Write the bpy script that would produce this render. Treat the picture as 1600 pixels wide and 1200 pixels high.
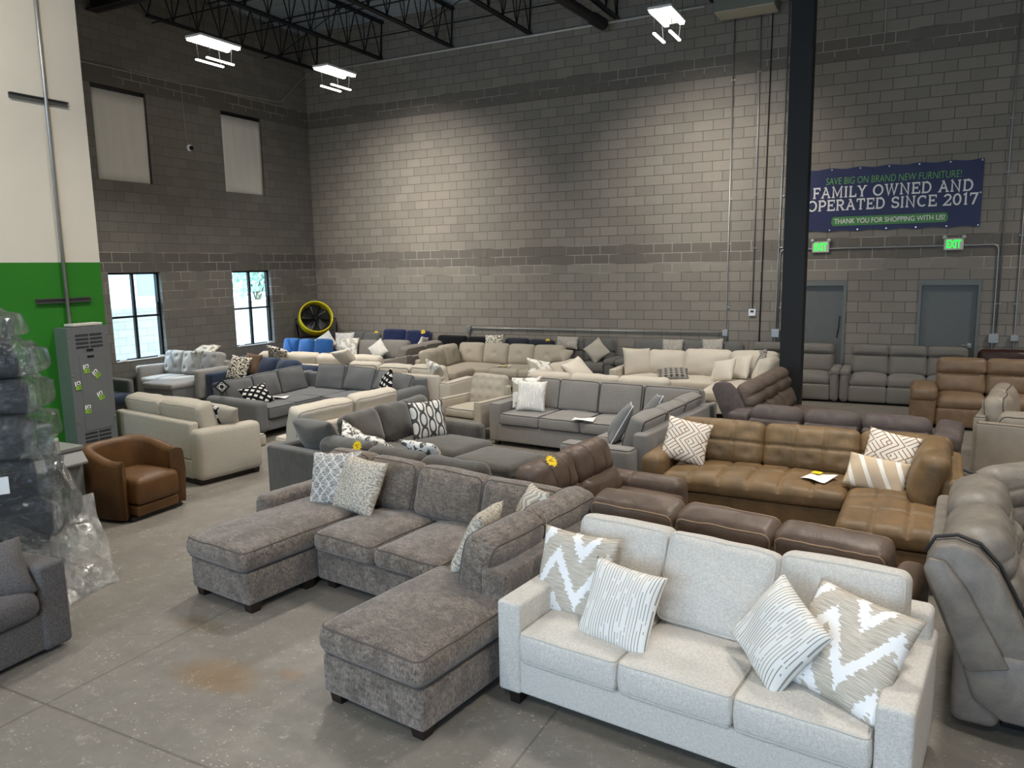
import bpy, bmesh, math, random
import numpy as np
from mathutils import Matrix, Vector

for o in list(bpy.data.objects):
    bpy.data.objects.remove(o)
SC = bpy.context.scene
COL = SC.collection
R = math.radians
# ------------------------------------------------------------------ camera, world, sun, lights, exposure
CAMP = (14.2966, -16.2789, 2.599)
def camera():
    f, yaw, pitch, roll = 1199.27, -.4758, .1506, -.0183
    cy, sy = math.cos(yaw), math.sin(yaw)
    F = Vector((sy*math.cos(pitch), cy*math.cos(pitch), -math.sin(pitch)))
    X = Vector((cy, -sy, 0)); U = X.cross(F)
    c, s = math.cos(roll), math.sin(roll)
    X, U = c*X+s*U, -s*X+c*U
    cam = bpy.data.cameras.new('camera'); cam.sensor_width = 36; cam.lens = f/1600*36
    cam.clip_start = .05; cam.clip_end = 200
    o = bpy.data.objects.new('camera', cam); COL.objects.link(o)
    M = Matrix((X, U, -F)).transposed().to_4x4(); M.translation = CAMP
    o.matrix_world = M; SC.camera = o
camera()
SC.view_settings.view_transform = 'Standard'; SC.view_settings.look = 'None'
SC.view_settings.gamma = 1; SC.view_settings.use_curve_mapping = False
SC.view_settings.exposure = 0.0
W = bpy.data.worlds.new('sky'); SC.world = W; W.use_nodes = True
W.node_tree.nodes['Background'].inputs[0].default_value = (.54, .75, 1, 1)
W.node_tree.nodes['Background'].inputs[1].default_value = 11
def lamp(name, kind, loc, rot, energy, col, **k):
    d = bpy.data.lights.new(name, kind); d.energy = energy; d.color = col
    for a, b in k.items(): setattr(d, a, b)
    o = bpy.data.objects.new(name, d); COL.objects.link(o); o.location = loc; o.rotation_euler = rot
    return o
def aim(v): return Vector(v).to_track_quat('-Z', 'Y').to_euler()
lamp('sun', 'SUN', (-10, 0, 20), aim((.60, .10, -.80)), 5.5, (1, .97, .92), angle=.01)
# cool area lamp added as daylight behind the viewer; the loading door is invented
lamp('door_daylight', 'AREA', (10.5, -21.85, 2.3), aim((-.05, 1, -.12)), 980, (.52, .74, 1), shape='RECTANGLE', size=9.5, size_y=4.2)
LAMP_E = 170

# ------------------------------------------------------------------ node helpers
def lin(h):
    h = h.lstrip('#'); v = [int(h[i:i+2], 16)/255 for i in (0, 2, 4)]
    return tuple(c/12.92 if c <= .04045 else ((c+.055)/1.055)**2.4 for c in v)+(1,)
class N:
    """tiny wrapper for writing node trees as expressions"""
    def __init__(s, name, rough=.8):
        s.m = bpy.data.materials.new(name); s.m.use_nodes = True
        s.t = s.m.node_tree; s.b = s.t.nodes['Principled BSDF']; s.out = s.t.nodes['Material Output']
        s.b.inputs['Roughness'].default_value = rough
        s.tc = s.t.nodes.new('ShaderNodeTexCoord')
    def n(s, kind, **k):
        x = s.t.nodes.new('ShaderNode'+kind)
        for a, b in k.items(): setattr(x, a, b)
        return x
    def put(s, sock, v):
        if isinstance(v, bpy.types.NodeSocket): s.t.links.new(v, sock)
        elif v is not None: sock.default_value = v
    def ma(s, op, a, b=None, c=None):
        x = s.n('Math', operation=op)
        for i, v in enumerate((a, b, c)): s.put(x.inputs[i], v)
        return x.outputs[0]
    def mix(s, f, a, b, mode='MIX'):
        x = s.n('Mix', data_type='RGBA', blend_type=mode)
        s.put(x.inputs[0], f); s.put(x.inputs[6], a); s.put(x.inputs[7], b)
        return x.outputs[2]
    def vec(s, kind='Object', scale=(1, 1, 1), loc=(0, 0, 0), rot=(0, 0, 0)):
        m = s.n('Mapping'); s.t.links.new(s.tc.outputs[kind], m.inputs[0])
        m.inputs['Scale'].default_value = scale; m.inputs['Location'].default_value = loc; m.inputs['Rotation'].default_value = rot
        return m.outputs[0]
    def noise(s, v, scale=5, detail=2, rough=.5, dist=0):
        x = s.n('TexNoise'); s.put(x.inputs['Vector'], v)
        for a, b in (('Scale', scale), ('Detail', detail), ('Roughness', rough), ('Distortion', dist)): x.inputs[a].default_value = b
        return x.outputs[0]
    def voro(s, v, scale=5, feature='F1', out='Distance'):
        x = s.n('TexVoronoi', feature=feature); s.put(x.inputs['Vector'], v); x.inputs['Scale'].default_value = scale
        return x.outputs[out]
    def ramp(s, f, a, b):   # smooth 0..1 between a and b
        x = s.n('MapRange'); s.put(x.inputs[0], f)
        x.inputs[1].default_value = a; x.inputs[2].default_value = b
        return x.outputs[0]
    def bump(s, h, strength=.3, dist=.01):
        x = s.n('Bump'); s.put(x.inputs['Height'], h); x.inputs['Strength'].default_value = strength; x.inputs['Distance'].default_value = dist
        s.t.links.new(x.outputs[0], s.b.inputs['Normal'])
    def base(s, c): s.put(s.b.inputs['Base Color'], c)
    def sep(s, v):
        x = s.n('SeparateXYZ'); s.t.links.new(v, x.inputs[0]); return x.outputs
    def comb(s, a, b, c=0.):
        x = s.n('CombineXYZ'); s.put(x.inputs[0], a); s.put(x.inputs[1], b); s.put(x.inputs[2], c); return x.outputs[0]
MATS = {}
def plain(name, h, rough=.6, metal=0, spec=None, var=.12):
    if name in MATS: return MATS[name]
    n = N(name, rough); c = lin(h)
    f = n.noise(n.vec(), 9, 4, .6)
    n.base(n.mix(f, tuple(x*(1-var) for x in c[:3])+(1,), tuple(min(1, x*(1+var)) for x in c[:3])+(1,)))
    n.b.inputs['Metallic'].default_value = metal
    MATS[name] = n.m; return n.m
def emit(name, h, s):
    n = N(name); n.base((0, 0, 0, 1)); n.b.inputs['Emission Color'].default_value = lin(h); n.b.inputs['Emission Strength'].default_value = s
    return n.m
def fabric(name, a, b, grain=170, sheen=.25, nap=0, napc=None, stretch=(1, 1, 1), big=.35, bump=.35):
    """woven upholstery: fine two-tone weave, soft blotches, optional brushed nap"""
    if name in MATS: return MATS[name]
    n = N(name, .92)
    w = n.noise(n.vec('Object', stretch), grain, 2, .7)
    w2 = n.noise(n.vec('Object', (stretch[2], stretch[1], stretch[0])), grain*.45, 2, .6)
    g = n.ramp(n.ma('ADD', n.ma('MULTIPLY', w, .65), n.ma('MULTIPLY', w2, .35)), .36, .64)
    c = n.mix(g, lin(a), lin(b))
    f = n.noise(n.vec(), 3.2, 3, .6)
    c = n.mix(n.ma('MULTIPLY', n.ramp(f, .3, .7), big), c, lin(a))
    if nap:
        k = n.noise(n.vec('Object', (1.3, 1.3, .8)), 4.2, 5, .62, 1.2)
        c = n.mix(n.ma('MULTIPLY', n.ramp(k, .46, .60), nap), c, lin(napc))
    n.base(c); n.bump(w, bump, .004)
    n.b.inputs['Sheen Weight'].default_value = sheen; n.b.inputs['Sheen Roughness'].default_value = .5
    n.b.inputs['Specular IOR Level'].default_value = .15
    MATS[name] = n.m; return n.m
def leather(name, a, b, rough=.5, scale=5, spec=.35):
    if name in MATS: return MATS[name]
    n = N(name, rough)
    f = n.ramp(n.noise(n.vec(), scale, 6, .65, .6), .33, .68)
    g = n.noise(n.vec(), 70, 3, .6)
    n.base(n.mix(n.ma('ADD', n.ma('MULTIPLY', f, .8), n.ma('MULTIPLY', g, .2)), lin(a), lin(b)))
    v = n.voro(n.vec(), 130)
    cr = n.noise(n.vec('Object', (1, 1, .35)), 14, 4, .6, 1)
    n.bump(n.ma('ADD', n.ma('MULTIPLY', v, .25), cr), .28, .012)
    n.b.inputs['Specular IOR Level'].default_value = spec
    MATS[name] = n.m; return n.m

# ------------------------------------------------------------------ mesh helpers
MESH = {}
def mk(name, verts, faces, smooth=True, uv=None, key=None):
    m = bpy.data.meshes.new(name); m.from_pydata([tuple(map(float, v)) for v in verts], [], faces)
    if smooth: m.polygons.foreach_set('use_smooth', [True]*len(m.polygons))
    if uv is not None:
        l = m.uv_layers.new(name='UVMap'); idx = np.empty(len(m.loops), dtype=np.int32); m.loops.foreach_get('vertex_index', idx)
        l.data.foreach_set('uv', np.asarray(uv, dtype=np.float32)[idx].ravel())
    m.update(); return m
def ob(name, mesh, mat=None, parent=None, loc=(0, 0, 0), rot=(0, 0, 0), label=None):
    o = bpy.data.objects.new(name, mesh); COL.objects.link(o)
    if mat is not None:
        if not mesh.materials: mesh.materials.append(mat)
        elif mesh.materials[0] != mat:
            o.material_slots[0].link = 'OBJECT'; o.material_slots[0].material = mat
    if parent: o.parent = parent
    if isinstance(rot, Matrix): o.matrix_local = Matrix.Translation(loc) @ rot.to_4x4()
    else: o.location = loc; o.rotation_euler = rot
    if label: o['label'] = label
    return o
def tag(o, label, cat, group=None, kind=None):
    o['label'] = label; o['category'] = cat
    if group: o['group'] = group
    if kind: o['kind'] = kind
    return o
def empty(name, loc, rz=0):
    o = bpy.data.objects.new(name, None); COL.objects.link(o); o.location = loc; o.rotation_euler = (0, 0, rz); o.empty_display_size = .1; return o
def axis(h, r, n, extra=()):
    e = [-h + r*(1-math.cos(t)) if False else -h + r*t for t in (0, .15, .4, .7, 1.0)]
    m = list(np.linspace(-h+r, h-r, n+1))
    if len(extra): m = sorted(set(round(float(v), 4) for v in m) | set(round(float(v), 4) for v in extra if -h+r+.002 < v < h-r-.002))
    return np.array(e[:-1] + m + [-x for x in e[:-1]][::-1])
def rbox_pts(w, d, h, r, n, ex=((), (), ())):
    hx, hy, hz = w/2, d/2, h/2
    r = min(r, hx*.98, hy*.98, hz*.98)
    A = [axis(a, r, k, e) for a, k, e in ((hx, n[0], ex[0]), (hy, n[1], ex[1]), (hz, n[2], ex[2]))]
    nx, ny, nz = map(len, A); idx = {}; V = []; F = []
    def g(i, j, k):
        q = (i, j, k)
        if q not in idx: idx[q] = len(V); V.append((A[0][i], A[1][j], A[2][k]))
        return idx[q]
    for i in range(nx-1):
        for j in range(ny-1):
            F.append((g(i, j, nz-1), g(i+1, j, nz-1), g(i+1, j+1, nz-1), g(i, j+1, nz-1)))
            F.append((g(i, j, 0), g(i, j+1, 0), g(i+1, j+1, 0), g(i+1, j, 0)))
    for i in range(nx-1):
        for k in range(nz-1):
            F.append((g(i, 0, k), g(i+1, 0, k), g(i+1, 0, k+1), g(i, 0, k+1)))
            F.append((g(i, ny-1, k), g(i, ny-1, k+1), g(i+1, ny-1, k+1), g(i+1, ny-1, k)))
    for j in range(ny-1):
        for k in range(nz-1):
            F.append((g(0, j, k), g(0, j, k+1), g(0, j+1, k+1), g(0, j+1, k)))
            F.append((g(nx-1, j, k), g(nx-1, j+1, k), g(nx-1, j+1, k+1), g(nx-1, j, k+1)))
    P = np.array(V); H = np.array((hx, hy, hz))
    Q = np.clip(P, -(H-r), H-r); D = P-Q; L = np.linalg.norm(D, axis=1, keepdims=True); L[L == 0] = 1
    return Q + D/L*r, F, H
def wob(P, seed, amp, freq):
    rs = np.random.RandomState(seed); o = np.zeros(len(P))
    for _ in range(6):
        k = rs.normal(size=3)*freq; o += np.sin(P@k + rs.rand()*7)/6*1.6
    return o*amp
def deform(P, H, o):
    X, Y, Z = (P/H).T; Q = P.copy()
    c = o.get('crown', 0)
    if c:
        s = (1-np.clip(abs(X), 0, 1)**2.4)*(1-np.clip(abs(Y), 0, 1)**2.4)
        Q[:, 2] += np.where(Z > 0, 1, -o.get('under', .25)*-1 if False else -o.get('under', .25))*c*s*np.clip(abs(Z)*1.6-.3, 0, 1)
    b = o.get('bulge', 0)
    if b:
        e = (1-np.clip(abs(Z), 0, 1)**2)
        Q[:, 0] += np.sign(X)*np.clip(abs(X)*4-3, 0, 1)*b*e*(1-Y*Y*.6)
        Q[:, 1] += np.sign(Y)*np.clip(abs(Y)*4-3, 0, 1)*b*e*(1-X*X*.6)
    if o.get('wr'):
        k = wob(P, o.get('seed', 1), o['wr'], o.get('wf', 14)); Q[:, 2] += k*np.where(Z > 0, 1, .3); Q[:, 0] += k*.5; Q[:, 1] += wob(P, o.get('seed', 1)+9, o['wr']*.6, o.get('wf', 14))
    for (u, v, dep, s) in o.get('tufts', ()):
        d2 = ((X-u)*H[0])**2+((Y-v)*H[1])**2
        Q[:, 2] -= np.where(Z > 0, 1, 0)*dep*np.exp(-d2/(2*s*s))
    for (ax, u, dep, s) in o.get('chan', ()):
        dd = ((X-u)*H[0]) if ax == 'x' else ((Y-u)*H[1])
        Q[:, 2] -= np.where(Z > .3, 1, 0)*dep*np.exp(-dd*dd/(2*s*s))
    if o.get('droop'):   # corners of a soft cushion sag
        Q[:, 2] -= o['droop']*np.clip(abs(X)*abs(Y), 0, 1)**3
    if o.get('sh'): Q[:, 1] += o['sh'][1]*Z*H[2]; Q[:, 0] += o['sh'][0]*Z*H[2]     # shear with height
    if o.get('lean'): Q[:, 2] += o['lean']*Y*H[1]*np.clip(Z, 0, 1)
    if o.get('leanx'): Q[:, 2] += o['leanx']*X*H[0]*np.clip(Z, 0, 1)
    return Q
def cushion_mesh(w, d, h, r=.05, n=(10, 10, 4), **o):
    key = ('c', round(w, 3), round(d, 3), round(h, 3), r, n, repr(sorted(o.items())))
    if key not in MESH:
        ex = ([], [], [])      # finer rows where a seam or a tuft dents the cushion
        for ax, u, dep, s in o.get('chan', ()): ex[0 if ax == 'x' else 1].extend(u*(w if ax == 'x' else d)/2+k*s for k in (-2.2, -1.2, -.5, 0, .5, 1.2, 2.2))
        for u, v, dep, s in o.get('tufts', ()): ex[0].extend(u*w/2+k*s for k in (-1.5, -.7, 0, .7, 1.5)); ex[1].extend(v*d/2+k*s for k in (-1.5, -.7, 0, .7, 1.5))
        P, F, H = rbox_pts(w, d, h, r, n, ex); MESH[key] = mk('cushion', deform(P, H, o), F)
    return MESH[key]
def tube_data(pts, r, n=6, closed=False):
    P = np.array(pts, float); V = []; F = []; m = len(P)
    prev = None
    for i in range(m):
        t = P[(i+1) % m]-P[i-1] if closed or 0 < i < m-1 else (P[1]-P[0] if i == 0 else P[-1]-P[-2])
        t = t/(np.linalg.norm(t)+1e-9)
        a = np.array((0, 0, 1.)) if abs(t[2]) < .9 else np.array((1., 0, 0))
        if prev is not None: a = prev
        u = a - t*(a@t); u /= np.linalg.norm(u)+1e-9; w = np.cross(t, u); prev = u
        for k in range(n):
            c = 2*math.pi*k/n; V.append(P[i]+r*(math.cos(c)*u+math.sin(c)*w))
    for i in range(m if closed else m-1):
        for k in range(n):
            a, b = i*n+k, i*n+(k+1) % n; c, d = ((i+1) % m)*n+(k+1) % n, ((i+1) % m)*n+k
            F.append((a, d, c, b))
    if not closed:
        F.append(tuple(range(n))); F.append(tuple(range((m-1)*n, m*n))[::-1])
    return V, F
def piping_mesh(w, d, h, r, rad=.007, both=True, **o):
    key = ('p', round(w, 3), round(d, 3), round(h, 3), r, rad, both, repr(sorted(o.items())))
    if key in MESH: return MESH[key]
    V = []; F = []; H = np.array((w/2, d/2, h/2)); rr = min(r, w*.49, d*.49); c = r*.3
    for zs in ((1, -1) if both else (1,)):
        L = []
        for q, (sx, sy) in enumerate(((1, 1), (-1, 1), (-1, -1), (1, -1))):
            for k in range(5):
                a = (q*90+k*22.5)*math.pi/180; L.append((sx*(w/2-rr)+math.cos(a)*(rr-c), sy*(d/2-rr)+math.sin(a)*(rr-c), zs*(h/2-c)))
            nx = ((-1, 1), (-1, -1), (1, -1), (1, 1))[q]
            p, e = L[-1], (nx[0]*(w/2-rr)+math.cos(((q+1)*90)*math.pi/180)*(rr-c), nx[1]*(d/2-rr)+math.sin(((q+1)*90)*math.pi/180)*(rr-c), zs*(h/2-c))
            for k in range(1, 9): L.append(tuple(p[i]+(e[i]-p[i])*k/9 for i in range(3)))
        Q = deform(np.array(L), H, o); v, f = tube_data(Q, rad, 5, True)
        b = len(V); V += v; F += [tuple(x+b for x in ff) for ff in f]
    MESH[key] = mk('piping', V, F); return MESH[key]
class B:
    """collects plain pieces of ONE part into a mesh"""
    def __init__(s): s.V = []; s.F = []
    def add(s, V, F):
        b = len(s.V); s.V += [tuple(v) for v in V]; s.F += [tuple(i+b for i in f) for f in F]; return s
    def box(s, x0, x1, y0, y1, z0, z1, M=None):
        V = [Vector((x, y, z)) for x in (x0, x1) for y in (y0, y1) for z in (z0, z1)]
        if M: V = [M@v for v in V]
        return s.add(V, [(0, 1, 3, 2), (4, 6, 7, 5), (0, 4, 5, 1), (2, 3, 7, 6), (0, 2, 6, 4), (1, 5, 7, 3)])
    def tube(s, pts, r, n=8, closed=False): return s.add(*tube_data(pts, r, n, closed))
    def prism(s, poly, y0, y1):     # polygon in x,z pushed along y
        m = len(poly); V = [(x, y0, z) for x, z in poly]+[(x, y1, z) for x, z in poly]
        F = [tuple(range(m)), tuple(range(m, 2*m))[::-1]]+[(i, i+m, (i+1) % m+m, (i+1) % m) for i in range(m)]
        return s.add(V, F)
    def lathe(s, prof, n=24):
        m = len(prof); V = [(r*math.cos(2*math.pi*k/n), r*math.sin(2*math.pi*k/n), z) for k in range(n) for r, z in prof]
        F = [(k*m+i, ((k+1) % n)*m+i, ((k+1) % n)*m+i+1, k*m+i+1) for k in range(n) for i in range(m-1)]
        return s.add(V, F)
    def make(s, name, mat, parent=None, loc=(0, 0, 0), rot=(0, 0, 0), smooth=False, label=None, bevel=0):
        m = mk(name, s.V, s.F, smooth)
        bm = bmesh.new(); bm.from_mesh(m); bmesh.ops.recalc_face_normals(bm, faces=bm.faces)
        if bevel: bmesh.ops.bevel(bm, geom=list(bm.edges), offset=bevel, segments=2, affect='EDGES', profile=.5)
        bm.to_mesh(m); bm.free()
        return ob(name, m, mat, parent, loc, rot, label)
def struct(o): o['kind'] = 'structure'; return o
# ------------------------------------------------------------------ the setting
BW, BH = .4064, .2032
def block_wall(name, horiz, off, c1, c2, band, mortar, rough=.85, low=11.9):
    n = N(name, rough); g = n.n('NewGeometry'); s = n.sep(g.outputs['Position'])
    u = n.ma('SUBTRACT', s[horiz], off); z = s[2]; v = n.comb(u, z)
    br = n.n('TexBrick', offset=.5, squash=1); n.put(br.inputs['Vector'], v)
    for a, b in (('Scale', 1), ('Mortar Size', .0065), ('Mortar Smooth', .25), ('Bias', 0), ('Brick Width', BW), ('Row Height', BH)): br.inputs[a].default_value = b
    br.inputs['Color1'].default_value = (0, 0, 0, 1); br.inputs['Color2'].default_value = (1, 1, 1, 1); br.inputs['Mortar'].default_value = (.5, .5, .5, 1)
    k = n.sep(br.outputs[0])[0]
    face = n.mix(k, lin(c1), lin(c2))
    lev = n.ma('DIVIDE', z, BH)
    def inb(a, b): return n.ma('MULTIPLY', n.ma('GREATER_THAN', lev, a), n.ma('LESS_THAN', lev, b))
    bands = n.ma('ADD', inb(13, 15), inb(31, 33))
    face = n.mix(n.ma('MULTIPLY', bands, .75), face, lin(band))
    face = n.mix(n.ma('MULTIPLY', n.noise(v, 1.3, 5, .65), .35), face, n.mix(.5, lin(c1), (.02, .018, .016, 1)))
    st = n.ramp(n.noise(n.comb(n.ma('MULTIPLY', u, 3.), n.ma('MULTIPLY', z, .35)), 1.6, 4, .6), .60, .78)     # pale lime streaks and rubbed blocks
    face = n.mix(n.ma('MULTIPLY', st, .22), face, lin('#a09a8e'))
    speck = n.noise(v, 60, 3, .7)
    face = n.mix(n.ma('MULTIPLY', n.ramp(speck, .35, .7), .25), face, n.mix(.5, face, (0, 0, 0, 1)))
    # mortar: raked and dark in most courses, pale from the lower band down to the door heads and inside the bands
    pale = n.ma('MULTIPLY', n.ma('ADD', inb(low, 15.02), inb(31.4, 33.02)), n.ramp(n.noise(v, 1.1, 2), .38, .55))
    mo = n.mix(pale, lin(mortar), lin('#b3aea2'))
    n.base(n.mix(br.outputs['Fac'], face, mo))
    n.bump(n.ma('SUBTRACT', n.ma('MULTIPLY', speck, .25), br.outputs['Fac']), .55, .012)
    n.b.inputs['Specular IOR Level'].default_value = .3
    return n.m
M_BACKW = block_wall('painted_block_long_wall', 0, .6492-BW, '#8a847b', '#979086', '#68625c', '#5f5953')
M_LEFTW = block_wall('painted_block_window_wall', 1, -4.3854-BW/2, '#75726d', '#827f79', '#5f5c58', '#605d58', low=8.9)
def concrete():
    n = N('polished_concrete', .42); v = n.vec()
    a = n.noise(v, .55, 6, .6); b = n.noise(v, 5, 5, .65); c = n.mix(n.ramp(a, .3, .7), lin('#78726a'), lin('#8a847a'))
    c = n.mix(n.ma('MULTIPLY', n.ramp(b, .35, .7), .45), c, lin('#6c665d'))
    s = n.sep(v)
    def blob(x, y, rx, ry, col, k):     # rusty water stains
        d = n.ma('SQRT', n.ma('ADD', n.ma('POWER', n.ma('DIVIDE', n.ma('SUBTRACT', s[0], x), rx), 2), n.ma('POWER', n.ma('DIVIDE', n.ma('SUBTRACT', s[1], y), ry), 2)))
        d = n.ma('ADD', d, n.ma('MULTIPLY', n.ma('SUBTRACT', n.noise(v, 6, 4, .7), .5), 1.3))
        return n.mix(n.ma('MULTIPLY', n.ramp(d, 1.1, .5), k), c, lin(col))
    c = blob(10.42, -13.02, .36, .22, '#7d6038', .62); c = blob(9.7, -12.55, .3, .12, '#6b5436', .4); c = blob(10.85, -12.8, .12, .07, '#7d5f3c', .5)
    # pale scuffs, threads of packing foam and grit
    w1 = n.noise(n.vec('Object', (1, 1, 1), rot=(0, 0, .5)), 26, 3, .7, 2.2); w2 = n.noise(n.vec('Object', (1, 1, 1)), 1.1, 3, .6)
    fl = None
    for ang, sc in ((.5, 13.), (-.95, 11.), (1.9, 16.)):
        vv = n.vec('Object', (1, 3.2, 1), rot=(0, 0, ang)); q = n.n('TexVoronoi'); n.put(q.inputs['Vector'], vv); q.inputs['Scale'].default_value = sc
        k = n.ma('MULTIPLY', n.ramp(q.outputs['Distance'], .14, .07), n.ma('GREATER_THAN', n.sep(q.outputs['Color'])[0], .45)); fl = k if fl is None else n.ma('MAXIMUM', fl, k)
    ln = n.ma('MULTIPLY', n.ramp(n.ma('ABSOLUTE', n.ma('SUBTRACT', w1, .5)), .016, .004), n.ramp(n.noise(v, 9, 3, .7), .56, .68))
    sp = n.ramp(n.voro(v, 46), .10, .05)
    near = n.ramp(n.ma('ADD', w2, n.ma('MULTIPLY', s[1], -.03)), .62, .88)
    c = n.mix(n.ma('MULTIPLY', n.ma('MINIMUM', n.ma('ADD', n.ma('ADD', n.ma('MULTIPLY', ln, 1.3), n.ma('MULTIPLY', sp, .3)), n.ma('MULTIPLY', fl, n.ramp(n.noise(v, 2.6, 3, .6), .42, .62))), 1), n.ma('MULTIPLY', near, .95)), c, lin('#e2dac9'))
    # saw-cut joints
    j = n.ma('ADD', n.ma('LESS_THAN', n.ma('ABSOLUTE', n.ma('PINGPONG', n.ma('SUBTRACT', s[0], 9.715), 1.43)), .007), n.ma('LESS_THAN', n.ma('ABSOLUTE', n.ma('PINGPONG', n.ma('ADD', n.ma('ADD', s[1], 13.72), n.ma('MULTIPLY', s[0], .0)), 3.)), .008))
    c = n.mix(n.ma('MULTIPLY', n.ma('MINIMUM', j, 1), .55), c, lin('#4a453e'))
    n.base(c); n.put(n.b.inputs['Roughness'], n.ma('ADD', .38, n.ma('MULTIPLY', n.ramp(b, .3, .7), .22)))
    n.bump(n.ma('SUBTRACT', n.ma('MULTIPLY', b, .3), j), .25, .004); return n.m
XR, YF, ZT = 22., -22., 8.62     # inner right wall, wall behind the viewer, deck height
B().box(-.3, XR+.3, YF-3, .3, -.2, 0).make('floor', concrete())['kind'] = 'structure'
# long wall with two door openings
w = B()
D1, D2 = (12.23, 13.24), (14.47, 15.48)
for a, b in ((-.2, D1[0]), (D1[1], D2[0]), (D2[1], XR+.2)): w.box(a, b, 0, .25, 0, 2.235)
w.box(-.2, XR+.2, 0, .25, 2.235, ZT+.6); struct(w.make('wall_back', M_BACKW))
# window wall with four openings
WY = ((-6.13, -4.9), (-2.93, -1.68)); WZ = ((.813, 2.642), (4.47, 6.30))
w = B(); ys = [-9.8, WY[0][0], WY[0][1], WY[1][0], WY[1][1], .25]
for a, b in ((ys[0], ys[1]), (ys[2], ys[3]), (ys[4], ys[5])): w.box(-.2, 0, a, b, 0, ZT+.6)
for a, b in WY:
    for z0, z1 in ((0, WZ[0][0]), (WZ[0][1], WZ[1][0]), (WZ[1][1], ZT+.6)): w.box(-.2, 0, a, b, z0, z1)
struct(w.make('wall_left', M_LEFTW))
def paint_wall():
    n = N('two_colour_painted_wall', .55); s = n.sep(n.n('NewGeometry').outputs['Position'])
    f = n.ma('GREATER_THAN', s[2], 2.765)
    v = n.noise(n.vec(), 2, 3)
    n.base(n.mix(f, n.mix(v, lin('#226b18'), lin('#28761c')), n.mix(v, lin('#c9c2b4'), lin('#d2cbbd')))); n.b.inputs['Specular IOR Level'].default_value = .4; return n.m
PX, PY = 4.75, -9.6
struct(B().box(0, PX, YF, PY, 0, ZT+.5).make('wall_partition', paint_wall(), bevel=.004))
M_GREYW = plain('grey_plaster', '#7f7a72', .8)
struct(B().box(XR, XR+.25, YF, .25, 0, ZT+.6).make('wall_right', M_GREYW))
struct(B().box(5.7, 15.3, YF, YF+.04, 0, 4.55).make('door_3', plain('frosted_loading_door', '#c4d2dc', .5)))  # opaque pale panel added behind the daylight lamp, out of view
w = B().box(PX, XR+.25, YF-.25, YF, 0, ZT+.6)
struct(w.make('wall_front', M_GREYW))
# roof deck: ribbed steel, ribs along x
M_DECK = plain('galvanised_deck', '#a3adb5', .5, .3); M_BLK = plain('black_steel', '#14151a', .45, .2); M_STEEL = plain('galvanised_conduit', '#a7a7a4', .42, .75)
V = []; F = []; y = .25; P = []
while y > YF-.3:
    for dy, z in ((0, 0), (.06, 0), (.085, .05), (.135, .05)): P.append((y-dy, ZT+z))
    y -= .152
for yy, zz in P: V += [(-.2, yy, zz), (XR+.25, yy, zz)]
F = [(2*i, 2*i+1, 2*i+3, 2*i+2) for i in range(len(P)-1)]
b = B().add(V, F).box(-.2, XR+.25, YF-.3, .25, ZT+.1, ZT+.2)
ceil = struct(b.make('ceiling', M_DECK))
def joist(x, y0, y1):
    b = B(); zb, zt = 7.68, ZT-.03
    for s in (-.035, .035):
        b.box(x+s-.022, x+s+.022, y0, y1, zt-.05, zt-.005); b.box(x+s-.022, x+s+.022, y0+.75, y1-.1, zb, zb+.045)
    y = y0+.75; k = 0; n = int(round((y1-y0-.87)/.6)); st = (y1-y0-.87)/n
    b.tube([(x, y0+.05, zt-.03), (x, y, zb+.03)], .017, 6); b.tube([(x, y1-.12, zb+.03), (x, y1-.02, zt-.03)], .02, 6)
    for i in range(n):
        b.tube([(x, y, zb+.03), (x, y+st/2, zt-.03)], .014, 6); b.tube([(x, y+st/2, zt-.03), (x, y+st, zb+.03)], .014, 6)
        if i: b.tube([(x, y, zb+.03), (x, y, zt-.03)], .012, 6)
        y += st
    return b
for i in range(11):
    x = .5+2.02*i
    joist(x, -5.85, -.0).make('roof_joist', M_BLK, ceil)
    if i > 1: joist(x, -13.9, -6.05).make('roof_joist', M_BLK, ceil)
for y in (-5.95, -14.):
    b = B().box(-.1, XR, y-.13, y+.13, 7.62, 7.65).box(-.1, XR, y-.13, y+.13, 8.3, 8.33).box(-.1, XR, y-.012, y+.012, 7.62, 8.33)
    b.make('roof_girder', plain('dark_girder', '#24262a', .5, .1), ceil)
for y in (-1.45, -3.1, -4.6):
    for z in (7.76, ZT-.07):
        B().tube([(.02, y, z), (XR-.1, y, z)], .016, 6).make('bridging_bar', M_BLK, ceil)
for x0 in (.5, 4.54, 8.58, 12.62):
    B().tube([(x0, -1.45, 7.76), (x0+2.02, -1.45, ZT-.07)], .012, 6).make('bridging_brace', M_BLK, ceil)
# windows
M_FRAME = plain('black_window_frame', '#17181a', .4, .3)
def glass():
    n = N('window_glass', .05); t = n.n('BsdfTransparent'); g = n.n('BsdfGlossy'); g.inputs['Roughness'].default_value = .02
    x = n.n('MixShader'); x.inputs[0].default_value = .06
    t.inputs[0].default_value = (.93, .97, .98, 1)
    n.t.links.new(t.outputs[0], x.inputs[1]); n.t.links.new(g.outputs[0], x.inputs[2]); n.t.links.new(x.outputs[0], n.out.inputs[0]); return n.m
M_GLASS = glass(); M_SILL = plain('painted_block_sill', '#a39c92', .8)
def shade_mat():
    n = N('white_window_board', .8); s = n.sep(n.vec()); v = n.noise(n.comb(n.ma('MULTIPLY', s[1], 6.), n.ma('MULTIPLY', s[2], .4)), 1.5, 3)
    n.base(n.mix(v, lin('#cdcbc6'), lin('#dad8d3'))); return n.m
M_SHADE = shade_mat()
k = 0
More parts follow.
